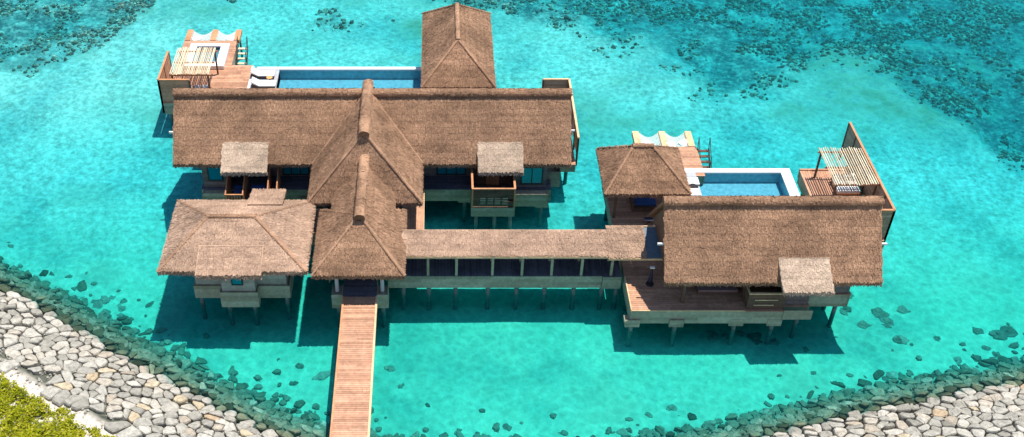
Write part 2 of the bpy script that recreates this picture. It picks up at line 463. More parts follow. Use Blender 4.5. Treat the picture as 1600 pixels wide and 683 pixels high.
m.beam((2.62, -1.12, ZR), (5.78, -1.12, ZR), .13, .09); m.beam((2.68, -1.05, ZR), (2.68, 2.2, ZR), .15, .09); m.beam((5.72, -1.05, ZR), (5.72, 2.2, ZR), .15, .09)
for x in (2.68, 5.72): m.box(x-.06, x+.06, -1.15, -1.03, 1.9, ZR-.05)
m.build('top_rail', 'teak_warm', bal)
m = MB()
for x in (2.68, 5.72): clad(m, (x, 2.2), (x, -1.0), 1.95, ZR-.05, .2, .04)
m.build('side_screen', 'brown', bal)
door(lv, 3.75, 4.75, 1.55, 1.95, 4.0); 
m = MB(); clad(m, (2.75, 1.62), (5.65, 1.62), 1.95, 4.3, .22); m.build('porch_wall', 'brown', lv)
stilts(lv, [(3.0, -.7), (4.35, -.7), (5.5, -.7)], 1.1)
# west porch: two flights side by side between warm teak side walls
ws = MB()
for k in range(9): ws.box(-15.1, -14.05, 1.5-.28*(k+1), 1.5-.28*k, 1.75-.14*k, 1.9-.14*k, U(0, 1))
st = ws.build('porch_stair', 'brown', lv)
for x, y1 in ((-15.2, -.75), (-13.95, -.7), (-12.2, -.3), (-11.55, -.1)):
    m = MB(); m.hexa([(x-.04, y1, 1.6), (x+.04, y1, 1.6), (x+.04, 1.8, 1.6), (x-.04, 1.8, 1.6)], [(x-.04, y1, 2.75), (x+.04, y1, 2.75), (x+.04, 1.8, 3.55), (x-.04, 1.8, 3.55)], .5)
    m.build('stair_side', 'teak_warm', st)
m = MB(); m.beam((-15.24, -.78, 2.8), (-13.9, -.78, 2.8), .1, .08)
for k in range(7): m.box(-15.18+k*.2, -15.06+k*.2, -.8, -.76, 1.2, 2.76, U(0, 1))
m.build('stair_gate', 'teak_warm', st)
m = MB(); boards(m, -13.9, -11.5, -.6, 1.2, ZD, 'y'); m.box(-13.85, -11.55, -.55, 1.1, 1.5, 1.85); m.build('porch_floor', 'brown', lv)
m = MB()
for k in range(3): m.box(-14.8, -14.25, .7-.4*k, 1.0-.4*k, 2.0+.10*(2-k), 2.08+.1*(2-k), .5)
m.build('seat_cushion', 'blue', st)
m = MB(); m.box(-13.5, -12.5, .3, 1.0, 1.95, 2.3); bo = m.build('cushion_box', 'blue', None, (-13, .6, 1.95)); tag(bo, 'dark blue cushioned box on the west stair porch of the long villa', 'bench')

# ---- west guest villa (low hipped roof)
gv = thing('guest_villa', (-13.1, -6.8, 0), 'square villa with a low hipped thatch roof, nearest the stone bank on the left', 'villa')
F_, H_, RR = hip_roof_faces(-17.95, -8.33, -10.5, -3.2, 4.25, -15.05, -11.95, -6.85, -6.85, 5.85)
rf = thatch('roof', F_, gv, 'thatch_light', t=.3)
hips(rf, [(H_[0][0], H_[0][1], .10), (H_[1][0], H_[1][1], .13)], base=.7); hips(rf, [(H_[2][0], H_[2][1], .07), (H_[3][0], H_[3][1], .07)], base=.5)
ridge('ridge_cap', RR[0], RR[1], .16, rf, base=.55)
fr_ = thatch('front_porch_roof', [[(-15.4, -11.1, 4.46), (-11.2, -11.1, 4.46), (-11.2, -9.0, 5.12), (-15.4, -9.0, 5.12)]], gv, 'thatch_light', t=.3)
hips(fr_, [((-15.4, -9.02, 5.12), (-11.2, -9.02, 5.12), .05), ((-11.22, -11.08, 4.46), (-11.22, -9.0, 5.12), .05), ((-15.38, -11.08, 4.46), (-15.38, -9.0, 5.12), .045)], 'thatch_light', .75)
thatch('rear_porch_roof', [[(-10.45, -2.3, 4.5), (-12.85, -2.3, 4.5), (-12.85, -4.5, 4.95), (-10.45, -4.5, 4.95)]], gv, 'thatch_light', t=.2)
fp = [(-16.15, -9.35), (-14.3, -9.35), (-14.3, -10.0), (-11.8, -10.0), (-11.8, -9.35), (-9.75, -9.35), (-9.75, -3.9), (-16.15, -3.9)]
ins = .12
fw = [(-16.0, -9.2), (-14.15, -9.2), (-14.15, -9.83), (-11.95, -9.83), (-11.95, -9.2), (-9.95, -9.2), (-9.95, -4.1), (-16.0, -4.1)]
m = MB()
for a_, b_ in zip(fp, fp[1:]+fp[:1]):
    lo = .55 if a_[1] == -10.0 and b_[1] == -10.0 or abs(a_[0]-b_[0]) < .01 and a_[0] in (-14.3, -11.8) else ZF
    clad(m, a_, b_, lo, 1.88)
m.box(-16.05, -9.85, -9.25, -4, 1.5, 1.88); m.box(-14.2, -11.9, -9.9, -9.25, 1.5, 1.88)
m.build('fascia', 'clad', gv)
m = MB()
for a_, b_ in zip(fw, fw[1:]+fw[:1]): clad(m, a_, b_, 1.9, 4.25, .24)
m.build('wall', wood_mat('grey_blue_boards', (.26, .235, .195), (.42, .385, .32)), gv)
window(gv, -13.45, -12.7, -9.86, 2.45, 3.75)
stilts(gv, [(-15.85, -9.0), (-13.9, -9.6), (-12.2, -9.6), (-10.05, -9.0), (-15.85, -4.5), (-13, -4.5), (-10.05, -4.5)])

# ---- entrance pavilion
ep = thing('entrance_pavilion', (-4.95, -7.5, 0), 'pyramid thatched entrance pavilion at the head of the boardwalk', 'pavilion')
F_, H_, RR = hip_roof_faces(-7.95, -1.98, -10.88, -4.25, 4.25, -4.95, -4.951, -7.6, -7.55, 6.75)
F_ = [[(-7.95, -10.88, 4.25), (-1.98, -10.88, 4.25), (-4.95, -7.75, 6.75)], [(-1.98, -10.88, 4.25), (-1.98, -4.25, 4.25), (-4.95, -7.75, 6.75)],
      [(-1.98, -4.25, 4.25), (-7.95, -4.25, 4.25), (-4.95, -7.75, 6.75)], [(-7.95, -4.25, 4.25), (-7.95, -10.88, 4.25), (-4.95, -7.75, 6.75)]]
rf = thatch('roof', F_, ep, t=.3)
hips(rf, [(F_[0][0], F_[0][2], .09), (F_[0][1], F_[0][2], .12)])
lk = thatch('link_roof', [[(-2.75, -7.4, 4.95), (-2.75, -1.4, 4.95), (-4.9, -1.4, 6.75), (-4.9, -7.4, 6.75)],
                          [(-7.05, -1.4, 4.95), (-7.05, -7.4, 4.95), (-4.9, -7.4, 6.75), (-4.9, -1.4, 6.75)]], ep, t=.25)
ridge('ridge_cap', (-4.9, -8.15, 6.85), (-4.88, -2.0, 7.0), .34, lk, base=.68)
platform(ep, -6.12, -3.88, -10.4, -7.9, along='x', sides='LR', boardmat='shade_boards')
platform(ep, -7.3, -2.4, -7.9, 1.0, along='x', sides='LR', boardmat='shade_boards')
for x in (-6.5, -3.5):
    m = MB(); m.box(x-.33, x+.33, -10.3, -9.3, 1.0, 1.85); clad(m, (x-.36, -10.3), (x+.36, -10.3), .75, 1.95, .3); clad(m, (x+.36, -10.3), (x+.36, -9.3), .75, 1.95, .3); clad(m, (x-.36, -9.3), (x-.36, -10.3), .75, 1.95, .3)
    m.build('bracket_box', 'clad', ep)
    m = MB(); m.tube((x, -9.9, 1.95), (x, -9.9, 4.2), .13, .13, 10); m.build('column', 'grey', ep)
posts(ep, [(-7.1, -4.7), (-2.7, -4.7), (-7.1, -8), (-2.7, -8)], ZD, 4.3, .2)
stilts(ep, [(-6.5, -9.8), (-3.5, -9.8), (-7, -6), (-2.7, -6), (-7, -1), (-2.7, -1)])
# ---- side links joining the pavilion to its neighbours
k = thing('side_walkway', (-8.6, -2.5, 0), 'short shaded boardwalk between the low guest villa and the entrance pavilion', 'walkway')
platform(k, -9.9, -7.35, -4.05, -1.2, sides='FB'); m = MB(); m.beam((-9.8, -4.02, 1.98), (-7.4, -4.02, 1.98), .12, .12); m.build('edge_rail', 'teak_warm', k); stilts(k, [(-8.6, -2.6)])
k = thing('service_walkway', (-1.4, -3, 0), 'narrow pale boardwalk strip beside the crossing roof leading to the covered walkway', 'walkway')
platform(k, -2.35, -.78, -6.5, 1.0, along='y', sides='R'); m = MB(); m.box(-.84, -.78, -6.5, 1.0, 1.9, 1.98); m.build('edge_rail', 'pine', k); stilts(k, [(-1.2, -1), (-1.2, -4.5)])
m = MB(); m.box(-2.05, -1.75, -5.0, -4.5, 1.92, 2.3); o = m.build('floor_cushion', 'blue', None, (-1.9, -4.75, 1.92)); tag(o, 'blue floor cushion on the narrow boardwalk east of the entrance pavilion', 'cushion')

# ---- boardwalk
bw = thing('boardwalk', (-5, -20, 0), 'straight slatted timber boardwalk running from the stone bank to the entrance pavilion', 'jetty')
m = MB(); boards(m, -6.0, -3.93, -32, -10.4, ZD, 'x', .165, .045, 9); m.build('deck_boards', 'teak', bw)
m = MB(); m.box(-6.12, -6.0, -32, -10.4, 1.72, 1.97, .7); m.build('edge_beam', 'teak_warm', bw)
m = MB(); m.box(-3.93, -3.80, -32, -10.4, 1.72, 1.97, .7); m.build('edge_beam', 'pine', bw)
m = MB(); m.box(-5.95, -5.7, -32, -10.4, 1.35, 1.85); m.box(-4.2, -3.95, -32, -10.4, 1.35, 1.85); m.box(-5.7, -4.2, -32, -10.4, 1.7, 1.84); m.build('underframe', 'clad', bw)
stilts(bw, [(x, y) for x in (-5.7, -4.2) for y in (-13.5, -17, -20.5)], 1.2, r=.12)

# ---- covered walkway
cw = thing('covered_walkway', (4.8, -7.6, 0), 'long narrow covered walkway with a lean-to thatch roof joining the two villa groups', 'walkway')
ts = (4.62-4.0)/1.95
thatch('roof', [[(-2.2, -8.75, 4.02), (11.42, -8.75, 4.02), (11.42, -6.8, 4.62), (-2.2, -6.8, 4.62)]], cw, 'thatch_light', t=.16, fringe=False)
thatch('east_roof', [[(11.44, -8.9, 4.0), (13.95, -8.9, 4.0), (13.95, -6.5, 4.72), (11.44, -6.5, 4.72)]], cw, 'thatch_light', t=.16, fringe=False)
m = MB(); m.beam((-2.1, -8.78, 3.9), (11.42, -8.78, 3.9), .07, .14); m.beam((11.44, -8.93, 3.88), (15.2, -8.93, 3.88), .07, .14)
m.beam((-2.1, -6.76, 4.5), (11.42, -6.76, 4.5), .08, .16); m.beam((11.44, -6.46, 4.6), (15.2, -6.46, 4.6), .08, .16); m.build('eave_board', 'pine', cw)
m = MB(); m.hexa([(13.97, -8.9, 3.9), (15.25, -8.9, 3.9), (15.25, -6.5, 4.5), (13.97, -6.5, 4.5)], [(13.97, -8.9, 4.0), (15.25, -8.9, 4.0), (15.25, -6.5, 4.6), (13.97, -6.5, 4.6)]); m.build('roof_panel', 'slate', cw)
platform(cw, -3.2, 11.3, -8.42, -5.7, along='y', sides='F', wd=.22, boardmat='shade_boards'); platform(cw, 11.32, 12.6, -8.5, -5.7, along='y', sides='F', wd=.22, boardmat='shade_boards')
posts(cw, [(x, -8.3) for x in (-.48, 1.43, 3.85, 5.84, 7.83, 9.84, 11.85)], ZD, 4.0)
m = MB(); x = -2.1
while x < 12.6: m.box(x, x+.17, -6.72, -6.68, 1.9, 4.42, U(0, 1)); x += .185
m.build('added_shade_wall', wood_mat('shade_blue_boards', (.085, .095, .15), (.15, .16, .23)), cw)  # added wall keeping the walkway deck dark, boards coloured like its navy shade
posts(cw, [(x, -6.85) for x in (-.48, 1.43, 3.85, 5.84, 7.83, 9.84, 11.85)], ZD, 4.5)
stilts(cw, [(x, -8.1) for x in (-2.18, -.44, 1.39, 3.61, 5.57, 7.49, 9.49, 11.41, 12.4)], r=.16)

# ---- east villa
ev = thing('east_villa', (21.5, -8.3, 0), 'broad plain gabled thatch villa on stilts at the right with one pale porch roof', 'villa')
rf = thatch('roof', [[(14.6, -11.72, 4.42), (28.48, -11.72, 4.42), (28.48, -8.3, 8.35), (14.6, -8.3, 8.35)],
                     [(28.48, -4.88, 4.42), (14.6, -4.88, 4.42), (14.6, -8.3, 8.35), (28.48, -8.3, 8.35)]], ev)
ridge('ridge_cap', (14.65, -8.3, 8.33), (28.43, -8.3, 8.33), .34, rf, base=.4)
thatch('porch_roof', [[(21.98, -12.62, 4.42), (25.18, -12.62, 4.42), (25.05, -10.68, 5.62), (21.85, -10.68, 5.62)]], ev, 'thatch_pale', .26, lay=.9)
m = MB()
for x in (14.8, 28.2):
    m.hexa([(x, -11.2, 4.5), (x+.1, -11.2, 4.5), (x+.1, -5.4, 4.5), (x, -5.4, 4.5)], [(x, -8.4, 7.8), (x+.1, -8.4, 7.8), (x+.1, -8.2, 7.8), (x, -8.2, 7.8)], .4)
m.build('gable_wall', 'brown', ev)
platform(ev, 12.75, 22.72, -11.8, -4.2, along='x', sides='FL')
platform(ev, 22.74, 24.5, -11.35, -4.2, along='x', sides='FR')
platform(ev, 24.52, 27.55, -10.22, -4.2, along='x', sides='FR')
walls(ev, [(16.2, -9.4), (22.8, -9.4), (22.8, -11.15), (24.4, -11.15), (24.4, -10.05), (27.4, -10.05), (27.4, -5.2), (16.2, -5.2)], 1.95, 4.4)
window(ev, 17, 19.6, -9.45, 2.2, 4.2, 3)
m = MB(); clad(m, (22.7, -11.82), (24.6, -11.82), 1.2, 2.0); m.build('bay_board', 'clad', ev)
bl = MB(); clad(bl, (20.3, -11.55), (22.7, -11.55), 1.95, 3.25, .22); clad(bl, (20.3, -9.6), (20.3, -11.55), 1.95, 3.25, .22); b2 = bl.build('balcony_screen', 'brown', ev)
m = MB(); m.beam((20.25, -11.57, 3.3), (22.6, -11.57, 3.3), .14, .08); m.beam((20.3, -11.5, 3.3), (20.3, -9.7, 3.3), .12, .08); m.beam((20.7, -11.62, 2.75), (22.2, -11.62, 2.75), .05, .06); m.beam((20.7, -11.62, 2.3), (22.0, -11.62, 2.3), .05, .06); m.build('top_rail', 'pine', b2)
m = MB(); m.box(12.8, 20.2, -11.8, -11.72, 1.9, 1.965); m.box(12.75, 12.83, -11.72, -8.6, 1.9, 1.965); m.build('edge_rail', 'pine', ev)
posts(ev, [(16.2, -10.9), (20.3, -10.6)], ZD, 4.4, .2, 'brown')
m = MB(); m.box(28.4, 28.85, -10.05, -9.95, 6.1, 6.24); m.build('roof_bracket', 'white', ev)
m = MB(); m.box(14.2, 14.62, -10.05, -9.95, 6.1, 6.24); m.build('roof_bracket', 'white', ev)
stilts(ev, [(12.95, -11.6), (15.85, -11.6), (19.8, -11.5), (22.3, -11.5)], cap=True)
stilts(ev, [(24.1, -10.9), (26.9, -9.9)])
stilts(ev, [(x, y) for x in (13.2, 17, 21, 25, 27) for y in (-8.2, -5)])

# ---- east pavilion and sun deck
vp = thing('dining_pavilion', (14.9, 0, 0), 'square hipped thatch pavilion on posts beside the shorter pool', 'pavilion')
F_, H_, RR = hip_roof_faces(11.88, 17.88, -2.78, 2.6, 4.5, 14.0, 15.3, -.1, -.1, 6.7)
rf = thatch('roof', F_, vp, t=.3); hips(rf, [(a_, b_, .10) for a_, b_ in H_[:2]])
ridge('ridge_cap', RR[0], RR[1], .18, rf, base=.5)
posts(vp, [(12.8, -2.2), (17.1, -2.2), (12.8, 2), (17.1, 2)], ZD, 4.6, .18, 'brown')
ed = thing('east_sun_deck', (15.5, 1, 0), 'stepped teak sun deck with a netted end beside the shorter pool', 'deck')
platform(ed, 12.6, 18.15, -4.18, 2.6, along='x', sides='L')
platform(ed, 15.6, 20.3, 2.62, 3.58, along='x', sides='LR'); platform(ed, 15.6, 20.3, 3.6, 6.35, along='x', sides='LRB')
m = MB(); boards(m, 18.2, 19.6, -4.1, 3.5, 1.94, 'x', .6, .06, 1.2); m.build('stone_paving', 'grey', ed)
stilts(ed, [(13, -3.5), (13, 1.5), (16, 5.8), (20, 5.8), (16, 1.5)])
def net_end(deck, xs, y0, y1, mat):
    for x in xs:
        m = MB(); m.box(x-.25, x+.25, y0, y1, 1.6, 1.95, U(.3, .8)); m.build('beam', mat, deck)
        stilts(deck, [(x, y1-.25)], 1.4, r=.1)
    for x0, x1 in zip(xs, xs[1:]):
        m = MB(); a_, b_ = x0+.25, x1-.25; n = 15
        def P3(u, v):
            sag = .32*math.sin(math.pi*u)*(.35+.65*v)
            return Vector((a_+(b_-a_)*u, y0+(y1-.1-y0)*v-.30*v*math.sin(math.pi*u), 1.88-sag*.8))
        for k in range(n+1):
            for j in range(8):
                for sw in (0, 1):
                    u0, u1 = (k/n, j/8) if sw else (j/8, k/n), ((k/n, (j+1)/8) if sw else ((j+1)/8, k/n))
                    m.beam(P3(*u0), P3(*u1), .028, .02)
        m.build('hammock_net', 'net', deck)
net_end(ed, (15.82, 17.9, 19.95), 6.35, 8.35, 'pine')

# ---- west sun deck
wd_ = thing('west_sun_deck', (-19, 15, 0), 'teak sun deck with a hot tub and netted end beside the longer pool', 'deck')
platform(wd_, -22.3, -15.62, 12.4, 18.2, along='x', sides='LRF', wd=.24); platform(wd_, -18.9, -15.62, 8.1, 12.38, along='x', sides='LR', wd=.24)
platform(wd_, -22.28, -17.5, 18.22, 22.3, along='x', sides='LRB')
stilts(wd_, [(-18.5, 9), (-22, 13), (-22, 17.5), (-19, 17.5), (-22, 21.8), (-17.8, 21.8), (-16, 17.8)])
net_end(wd_, (-22.0, -19.75, -17.65), 22.3, 24.1, 'teak_warm')

# ---- pools
def pool(name, label, x0, x1, y0, y1, rim, sides, zt=1.95, zw=1.72, zb=.95):
    p = thing(name, ((x0+x1)/2, (y0+y1)/2, zb-.2), label, 'swimming pool', 'plunge pools set in the decks')
    m = MB(); rn = min(rim, .46); m.box(x0-rim, x1+rim, y0-.2, y1+rn, zb-.25, zb)
    m.box(x0-rim, x1+rim, y1, y1+rn, zb, zt-.12); m.box(x1, x1+rim, y0-.2, y1, zb, zt-.12); m.box(x0-rim if 'W' in sides else x0-.1, x0, y0-.2, y1, zb, zt-.12); m.box(x0, x1, y0-.2, y0, zb, zt-.12)
    m.build('basin', 'tile', p)
    m = MB(); cz = zt
    m.box(x0-1.95, x1+rim, y1+.003, y1+rim+.05, zb-.1, cz-.1) if 0 else None
    if 'E' in sides: m.box(x1+.003, x1+rim+.04, y0-.2, y1+rn+.04, zt-.7, cz); m.box(x0-.78, x1, y1+.003, y1+rn+.04, zt-.7, cz)
    else: m.box(x0-1.95, x1+.04, y1+.003, y1+rim+.04, zt-.7, cz)
    m.build('coping', 'white', p)
    m = MB(); nx, ny = 2, 2; m.face([(x0, y0, zw), (x1, y0, zw), (x1, y1, zw), (x0, y1, zw)]); m.build('pool_water', 'poolwater', p)
    stilts(p, [(x0+1, y1-.4), (x1-1, y1-.4), ((x0+x1)/2, y0+.6)], zb-.6)
    return p
pe = pool('swimming_pool', 'short rectangular pool with a broad white rim between the two right decks', 19.65, 26.05, -4.0, 3.0, .72, 'E')
pw = pool('swimming_pool', 'long narrow pool with a thin white rim running behind the ridge of the long villa', -13.3, -.95, 8.6, 17.45, .36, '')
m = MB(); boards(m, -15.5, -13.32, 8.2, 17.42, 1.94, 'x', .7, .06, 1.1); m.box(-15.5, -13.3, 8.2, 17.4, .9, 1.87); m.build('stone_paving', 'grey', pw)
m = MB(); m.box(-15.66, -15.5, 8.2, 17.86, 1.5, 2.02); m.build('kerb', 'white', pw)
# ---- pool pavilion
pp = thing('pool_pavilion', (1.85, 16, 0), 'steep hipped thatch pavilion standing at the far end of the longer pool', 'pavilion')
F_, H_, RR = hip_roof_faces(-1.08, 4.78, 10.72, 22.4, 4.55, 1.82, 1.82, 13.55, 19.2, 7.2)
rf = thatch('roof', F_, pp, t=.3); hips(rf, [(a_, b_, .11) for a_, b_ in H_]); ridge('ridge_cap', RR[0], RR[1], .17, rf, base=.7)
platform(pp, -.6, 4.4, 8.1, 21.6, sides='RBL'); posts(pp, [(-.3, 11.5), (4.1, 11.5), (-.3, 16), (4.1, 16), (-.3, 21.2), (4.1, 21.2)], ZD, 4.6, .2, 'brown')
stilts(pp, [(x, y) for x in (0, 4) for y in (11, 16, 21)])

# ---- hot tub
ht = thing('hot_tub', (-19.7, 19.3, 1.9), 'square white-rimmed hot tub set in the west deck beside the bamboo pergola', 'hot tub')
m = MB(); X0, X1, Y0, Y1 = -21.45, -18.05, 17.5, 21.2; bx0, bx1, by0, by1 = -20.85, -18.75, 18.2, 20.75
m.box(X0, X1, Y0, by0, 1.93, 2.25); m.box(X0, X1, by1, Y1, 1.93, 2.25); m.box(X0, bx0, by0, by1, 1.93, 2.25); m.box(bx1, X1, by0, by1, 1.93, 2.25); m.build('surround', 'white', ht)
m = MB(); m.box(bx0-.0, bx1, by0, by1, 1.93, 1.96); m.box(bx0, bx1, by0, by0+.45, 1.96, 2.14); m.box(bx0, bx0+.4, by0+.45, by1, 1.96, 2.12)
m.build('basin', plain('grey_blue_tile', (.22, .29, .33), .3, .1), ht)
m = MB(); m.box(bx0+.1, bx1-.1, by1-.22, by1-.04, 2.1, 2.22); m.build('headrest', 'navy', ht)
m = MB(); m.face([(bx0, by0, 2.18), (bx1, by0, 2.18), (bx1, by1, 2.18), (bx0, by1, 2.18)]); m.build('tub_water', 'poolwater', ht)

# ---- pergolas
def pergola(x0, x1, y0, y1, z, label, step=.175):
    p = thing('pergola', ((x0+x1)/2, (y0+y1)/2, ZD), label, 'pergola', 'bamboo pergolas over the daybeds')
    posts(p, [(x0+.15, y0+.15), (x1-.15, y0+.15), (x0+.15, y1-.3), (x1-.15, y1-.3)], ZD, z-.2, .13, 'brown')
    for y in (y0+.15, (y0+y1)/2, y1-.3):
        m = MB(); m.beam((x0-.1, y, z-.16), (x1+.1, y, z-.16), .09, .12); m.build('crossbeam', 'teak_warm', p)
    m = MB(); x = x0
    while x < x1:
        m.tube((x, y0+U(-.12, .08), z+U(-.01, .01)), (x+U(-.03, .03), y1+U(-.1, .12), z+U(-.01, .03)), U(.038, .055), U(.032, .048), 6, U(.0, 1)); x += step*U(.85, 1.15)
    m.build('slat_roof', 'bamboo', p); return p
pergola(-21.5, -18.3, 12.95, 17.05, 4.3, 'bamboo pergola over the west deck beside the hot tub', .135)
pergola(28.3, 31.45, -1.6, 2.75, 4.4, 'bamboo pergola over the far right deck, beside the slanting screen')

# ---- privacy screens
def screen(pts, z0, z1, label, capmat='teak_warm', pmat='teak', fall=0):
    c = pts[len(pts)//2]
    p = thing('privacy_screen', (c[0], c[1], ZD), label, 'screen')
    for a_, b_ in zip(pts, pts[1:]):
        m = MB(); clad(m, a_, b_, z0, z1, .2, .04); m.build('panel', pmat, p)
        L = math.dist(a_, b_); n = max(1, round(L/1.9))
        m = MB(); m.beam((a_[0], a_[1], z1+.04), (b_[0], b_[1], z1+.04), .16, .1); m.build('top_rail', capmat, p)
        for k in range(n+1):
            x, y = a_[0]+(b_[0]-a_[0])*k/n, a_[1]+(b_[1]-a_[1])*k/n
            m = MB(); m.box(x-.07, x+.07, y-.07, y+.07, z0-.9, z1, .5); m.build('post', 'brown', p)
    return p
screen([(-22.4, 16.95), (-22.4, 12.55), (-19.9, 12.55)], 1.75, 4.0, 'L-shaped slatted privacy screen at the west edge of the deck with the hot tub')
screen([(31.55, 6.05), (31.6, -4.45), (28.9, -4.45)], 1.75, 4.35, 'tall slatted screen running out past the far right deck', 'teak_warm', wood_mat('umber_slats', (.26, .18, .12), (.46, .33, .22)))
screen([(8.75, 12.7), (10.85, 12.7), (10.8, 4.6)], 2.3, 3.95, 'slatted shower screen rising behind the east gable of the long villa', 'pine', 'clad')
sh = thing('shower_deck', (9.5, 8, 0), 'small timber shower deck tucked behind the east gable of the long villa', 'deck')
platform(sh, 8.7, 10.7, 4.0, 12.6, sides='RBF', zf=1.2); stilts(sh, [(9.2, 12), (10.3, 12), (10.3, 6)])

# ---- far right deck
fd = thing('east_daybed_deck', (29.4, 0, 0), 'small teak deck under the right pergola with grey boxed sides', 'deck')
platform(fd, 27.55, 31.45, -4.8, 3.25, along='y', sides='LRBF'); stilts(fd, [(28, 2.6), (31, 2.6), (28, -4), (31, -4)])
m = MB(); m.box(27.55, 31.4, 3.25, 3.4, 1.2, 2.0, .5); m.build('end_board', 'teak', fd)

# ------------------------------------------------------------------ furniture
def lounger():
    o = local(thing('sun_lounger', (0, 0, 0), 'x', 'sun lounger', 'white sun loungers by the pools'))
    m = MB(); m.box(-1.0, 1.0, -.34, .34, .2, .26); m.build('frame', 'brown', o)
    for x in (-.85, .85):
        for y in (-.28, .28):
            m = MB(); m.box(x-.03, x+.03, y-.03, y+.03, 0, .2); m.build('leg', 'brown', o)
    m = MB(); m.hexa([(-.35, -.33, .265), (1., -.33, .265), (1., .33, .265), (-.35, .33, .265)], [(-.35, -.33, .37), (.98, -.33, .37), (.98, .33, .37), (-.35, .33, .37)])
    m.hexa([(-1.0, -.33, .62), (-.355, -.33, .27), (-.355, .33, .27), (-1., .33, .62)], [(-.94, -.33, .73), (-.355, -.33, .37), (-.355, .33, .37), (-.94, .33, .73)])
    m.build('mattress', 'fabric', o)
    m = MB(); m.hexa([(-.97, -.22, .73), (-.7, -.22, .585), (-.7, .22, .585), (-.97, .22, .73)], [(-.93, -.2, .83), (-.68, -.2, .69), (-.68, .2, .69), (-.93, .2, .83)]); m.build('pillow', 'fabric', o)
    return o
L0 = lounger()
for i, (x, y, s_, lb) in enumerate([(-14.55, 16.3, 1, 'white sun lounger by the longer pool, the one next to its white rim'), (-14.3, 14.75, 1, 'white sun lounger by the longer pool, the one nearer the long thatched roof'),
                                (18.55, 1.5, 1, 'white sun lounger by the shorter pool, the one farther from the broad gabled roof'), (18.35, .2, 1, 'white sun lounger by the shorter pool, half under the pavilion eave')]):
    o = L0 if i == 0 else copy_tree(L0); o.location = (x, y, 1.95); o['label'] = lb; o.scale = (1, 1.25, 1)
for x, y, lb in ((-13.9, 15.55, 'round straw-orange side table between the two loungers of the longer pool'), (19.0, .85, 'round dark side table between the loungers of the shorter pool')):
    o = thing('side_table', (x, y, 1.95), lb, 'side table')
    m = MB(); m.tube((x, y, 2.32), (x, y, 2.38), .26, .26, 14); m.build('table_top', 'orange' if x < 0 else 'black', o)
    m = MB(); m.tube((x, y, 1.95), (x, y, 2.32), .06, .05, 8); m.build('leg', 'black', o)
def daybed(x, y, lb, wx=1.5, wy=1.7):
    o = local(thing('daybed', (x, y, ZD), lb, 'daybed', 'cushioned daybeds'))
    m = MB(); m.box(-wx/2, wx/2, -wy/2, wy/2, .2, .3); m.box(-wx/2, wx/2, wy/2-.08, wy/2, .3, .75); m.build('frame', 'teak_warm', o)
    for a_ in (-1, 1):
        for b_ in (-1, 1):
            m = MB(); m.box(a_*(wx/2-.08)-.05, a_*(wx/2-.08)+.05, b_*(wy/2-.08)-.05, b_*(wy/2-.08)+.05, 0, .2); m.build('leg', 'brown', o)
    m = MB(); m.box(-wx/2+.05, wx/2-.05, -wy/2+.05, wy/2-.1, .305, .48); m.build('mattress', 'fabric', o)
    for k in range(3):
        cx_ = -wx/2+.3+k*(wx-.6)/2
        m = MB(); m.hexa([(cx_-.24, wy/2-.5, .49), (cx_+.24, wy/2-.5, .49), (cx_+.24, wy/2-.2, .49), (cx_-.24, wy/2-.2, .49)], [(cx_-.22, wy/2-.3, .92), (cx_+.22, wy/2-.3, .92), (cx_+.22, wy/2-.15, .92), (cx_-.22, wy/2-.15, .92)]); m.build('cushion', 'stripe', o)
    m = MB(); m.box(-wx/2+.1, wx/2-.1, -wy/2+.06, -wy/2+.55, .485, .52); m.build('throw', 'stripe', o)
    return o
daybed(-19.6, 13.1, 'daybed with striped navy and white cushions under the pergola by the hot tub', 1.9, 1.5)
daybed(30.3, 1.0, 'daybed with striped navy and white cushions under the far right pergola', 1.7, 1.8)
# blue daybed and dark table under the east pavilion
o = thing('pavilion_daybed', (15.1, -.7, ZD), 'blue cushioned daybed in the shade under the dining pavilion roof', 'daybed', 'cushioned daybeds')
m = MB(); m.box(14.2, 16.0, -1.6, .2, 1.95, 2.2); m.box(14.2, 14.3, -1.6, .2, 2.2, 2.6); m.build('frame', 'brown', o)
m = MB(); m.box(14.35, 15.95, -1.25, .15, 2.2, 2.38); m.build('mattress', 'blue', o)
o = thing('lounge_chair', (16.5, -2.4, ZD), 'low slatted timber lounge chair with pale cushions at the pavilion edge', 'chair')
m = MB(); m.beam((15.5, -2.35, 2.3), (17.2, -1.95, 2.4), .6, .08); m.build('seat', 'brown', o)
m = MB(); m.beam((15.6, -2.35, 2.37), (16.1, -2.25, 2.4), .3, .06); m.beam((16.5, -2.15, 2.42), (17.0, -2.02, 2.45), .3, .06); m.build('cushion', 'fabric', o)
for x, y in ((15.6, -2.6), (15.6, -2.1), (17.1, -2.2), (17.1, -1.8)):
    m = MB(); m.box(x-.03, x+.03, y-.03, y+.03, 1.9, 2.3); m.build('leg', 'brown', o)
# shaded sofa on the east terrace
o = thing('terrace_sofa', (18.9, -10, ZD), 'long low brown sofa in the shade under the broad gabled eave', 'sofa')
m = MB(); m.box(17.3, 20.0, -10.3, -9.6, 2.0, 2.2); m.box(17.3, 20.0, -9.7, -9.6, 2.2, 2.7); m.build('frame', 'brown', o)
m = MB(); m.box(17.35, 19.95, -10.28, -9.72, 2.2, 2.36); m.build('seat_cushion', plain('taupe_canvas', (.25, .16, .15), .9), o)
for x in (17.4, 19.9):
    m = MB(); m.box(x-.04, x+.04, -10.2, -10.1, 1.9, 2.0); m.build('leg', 'brown', o)
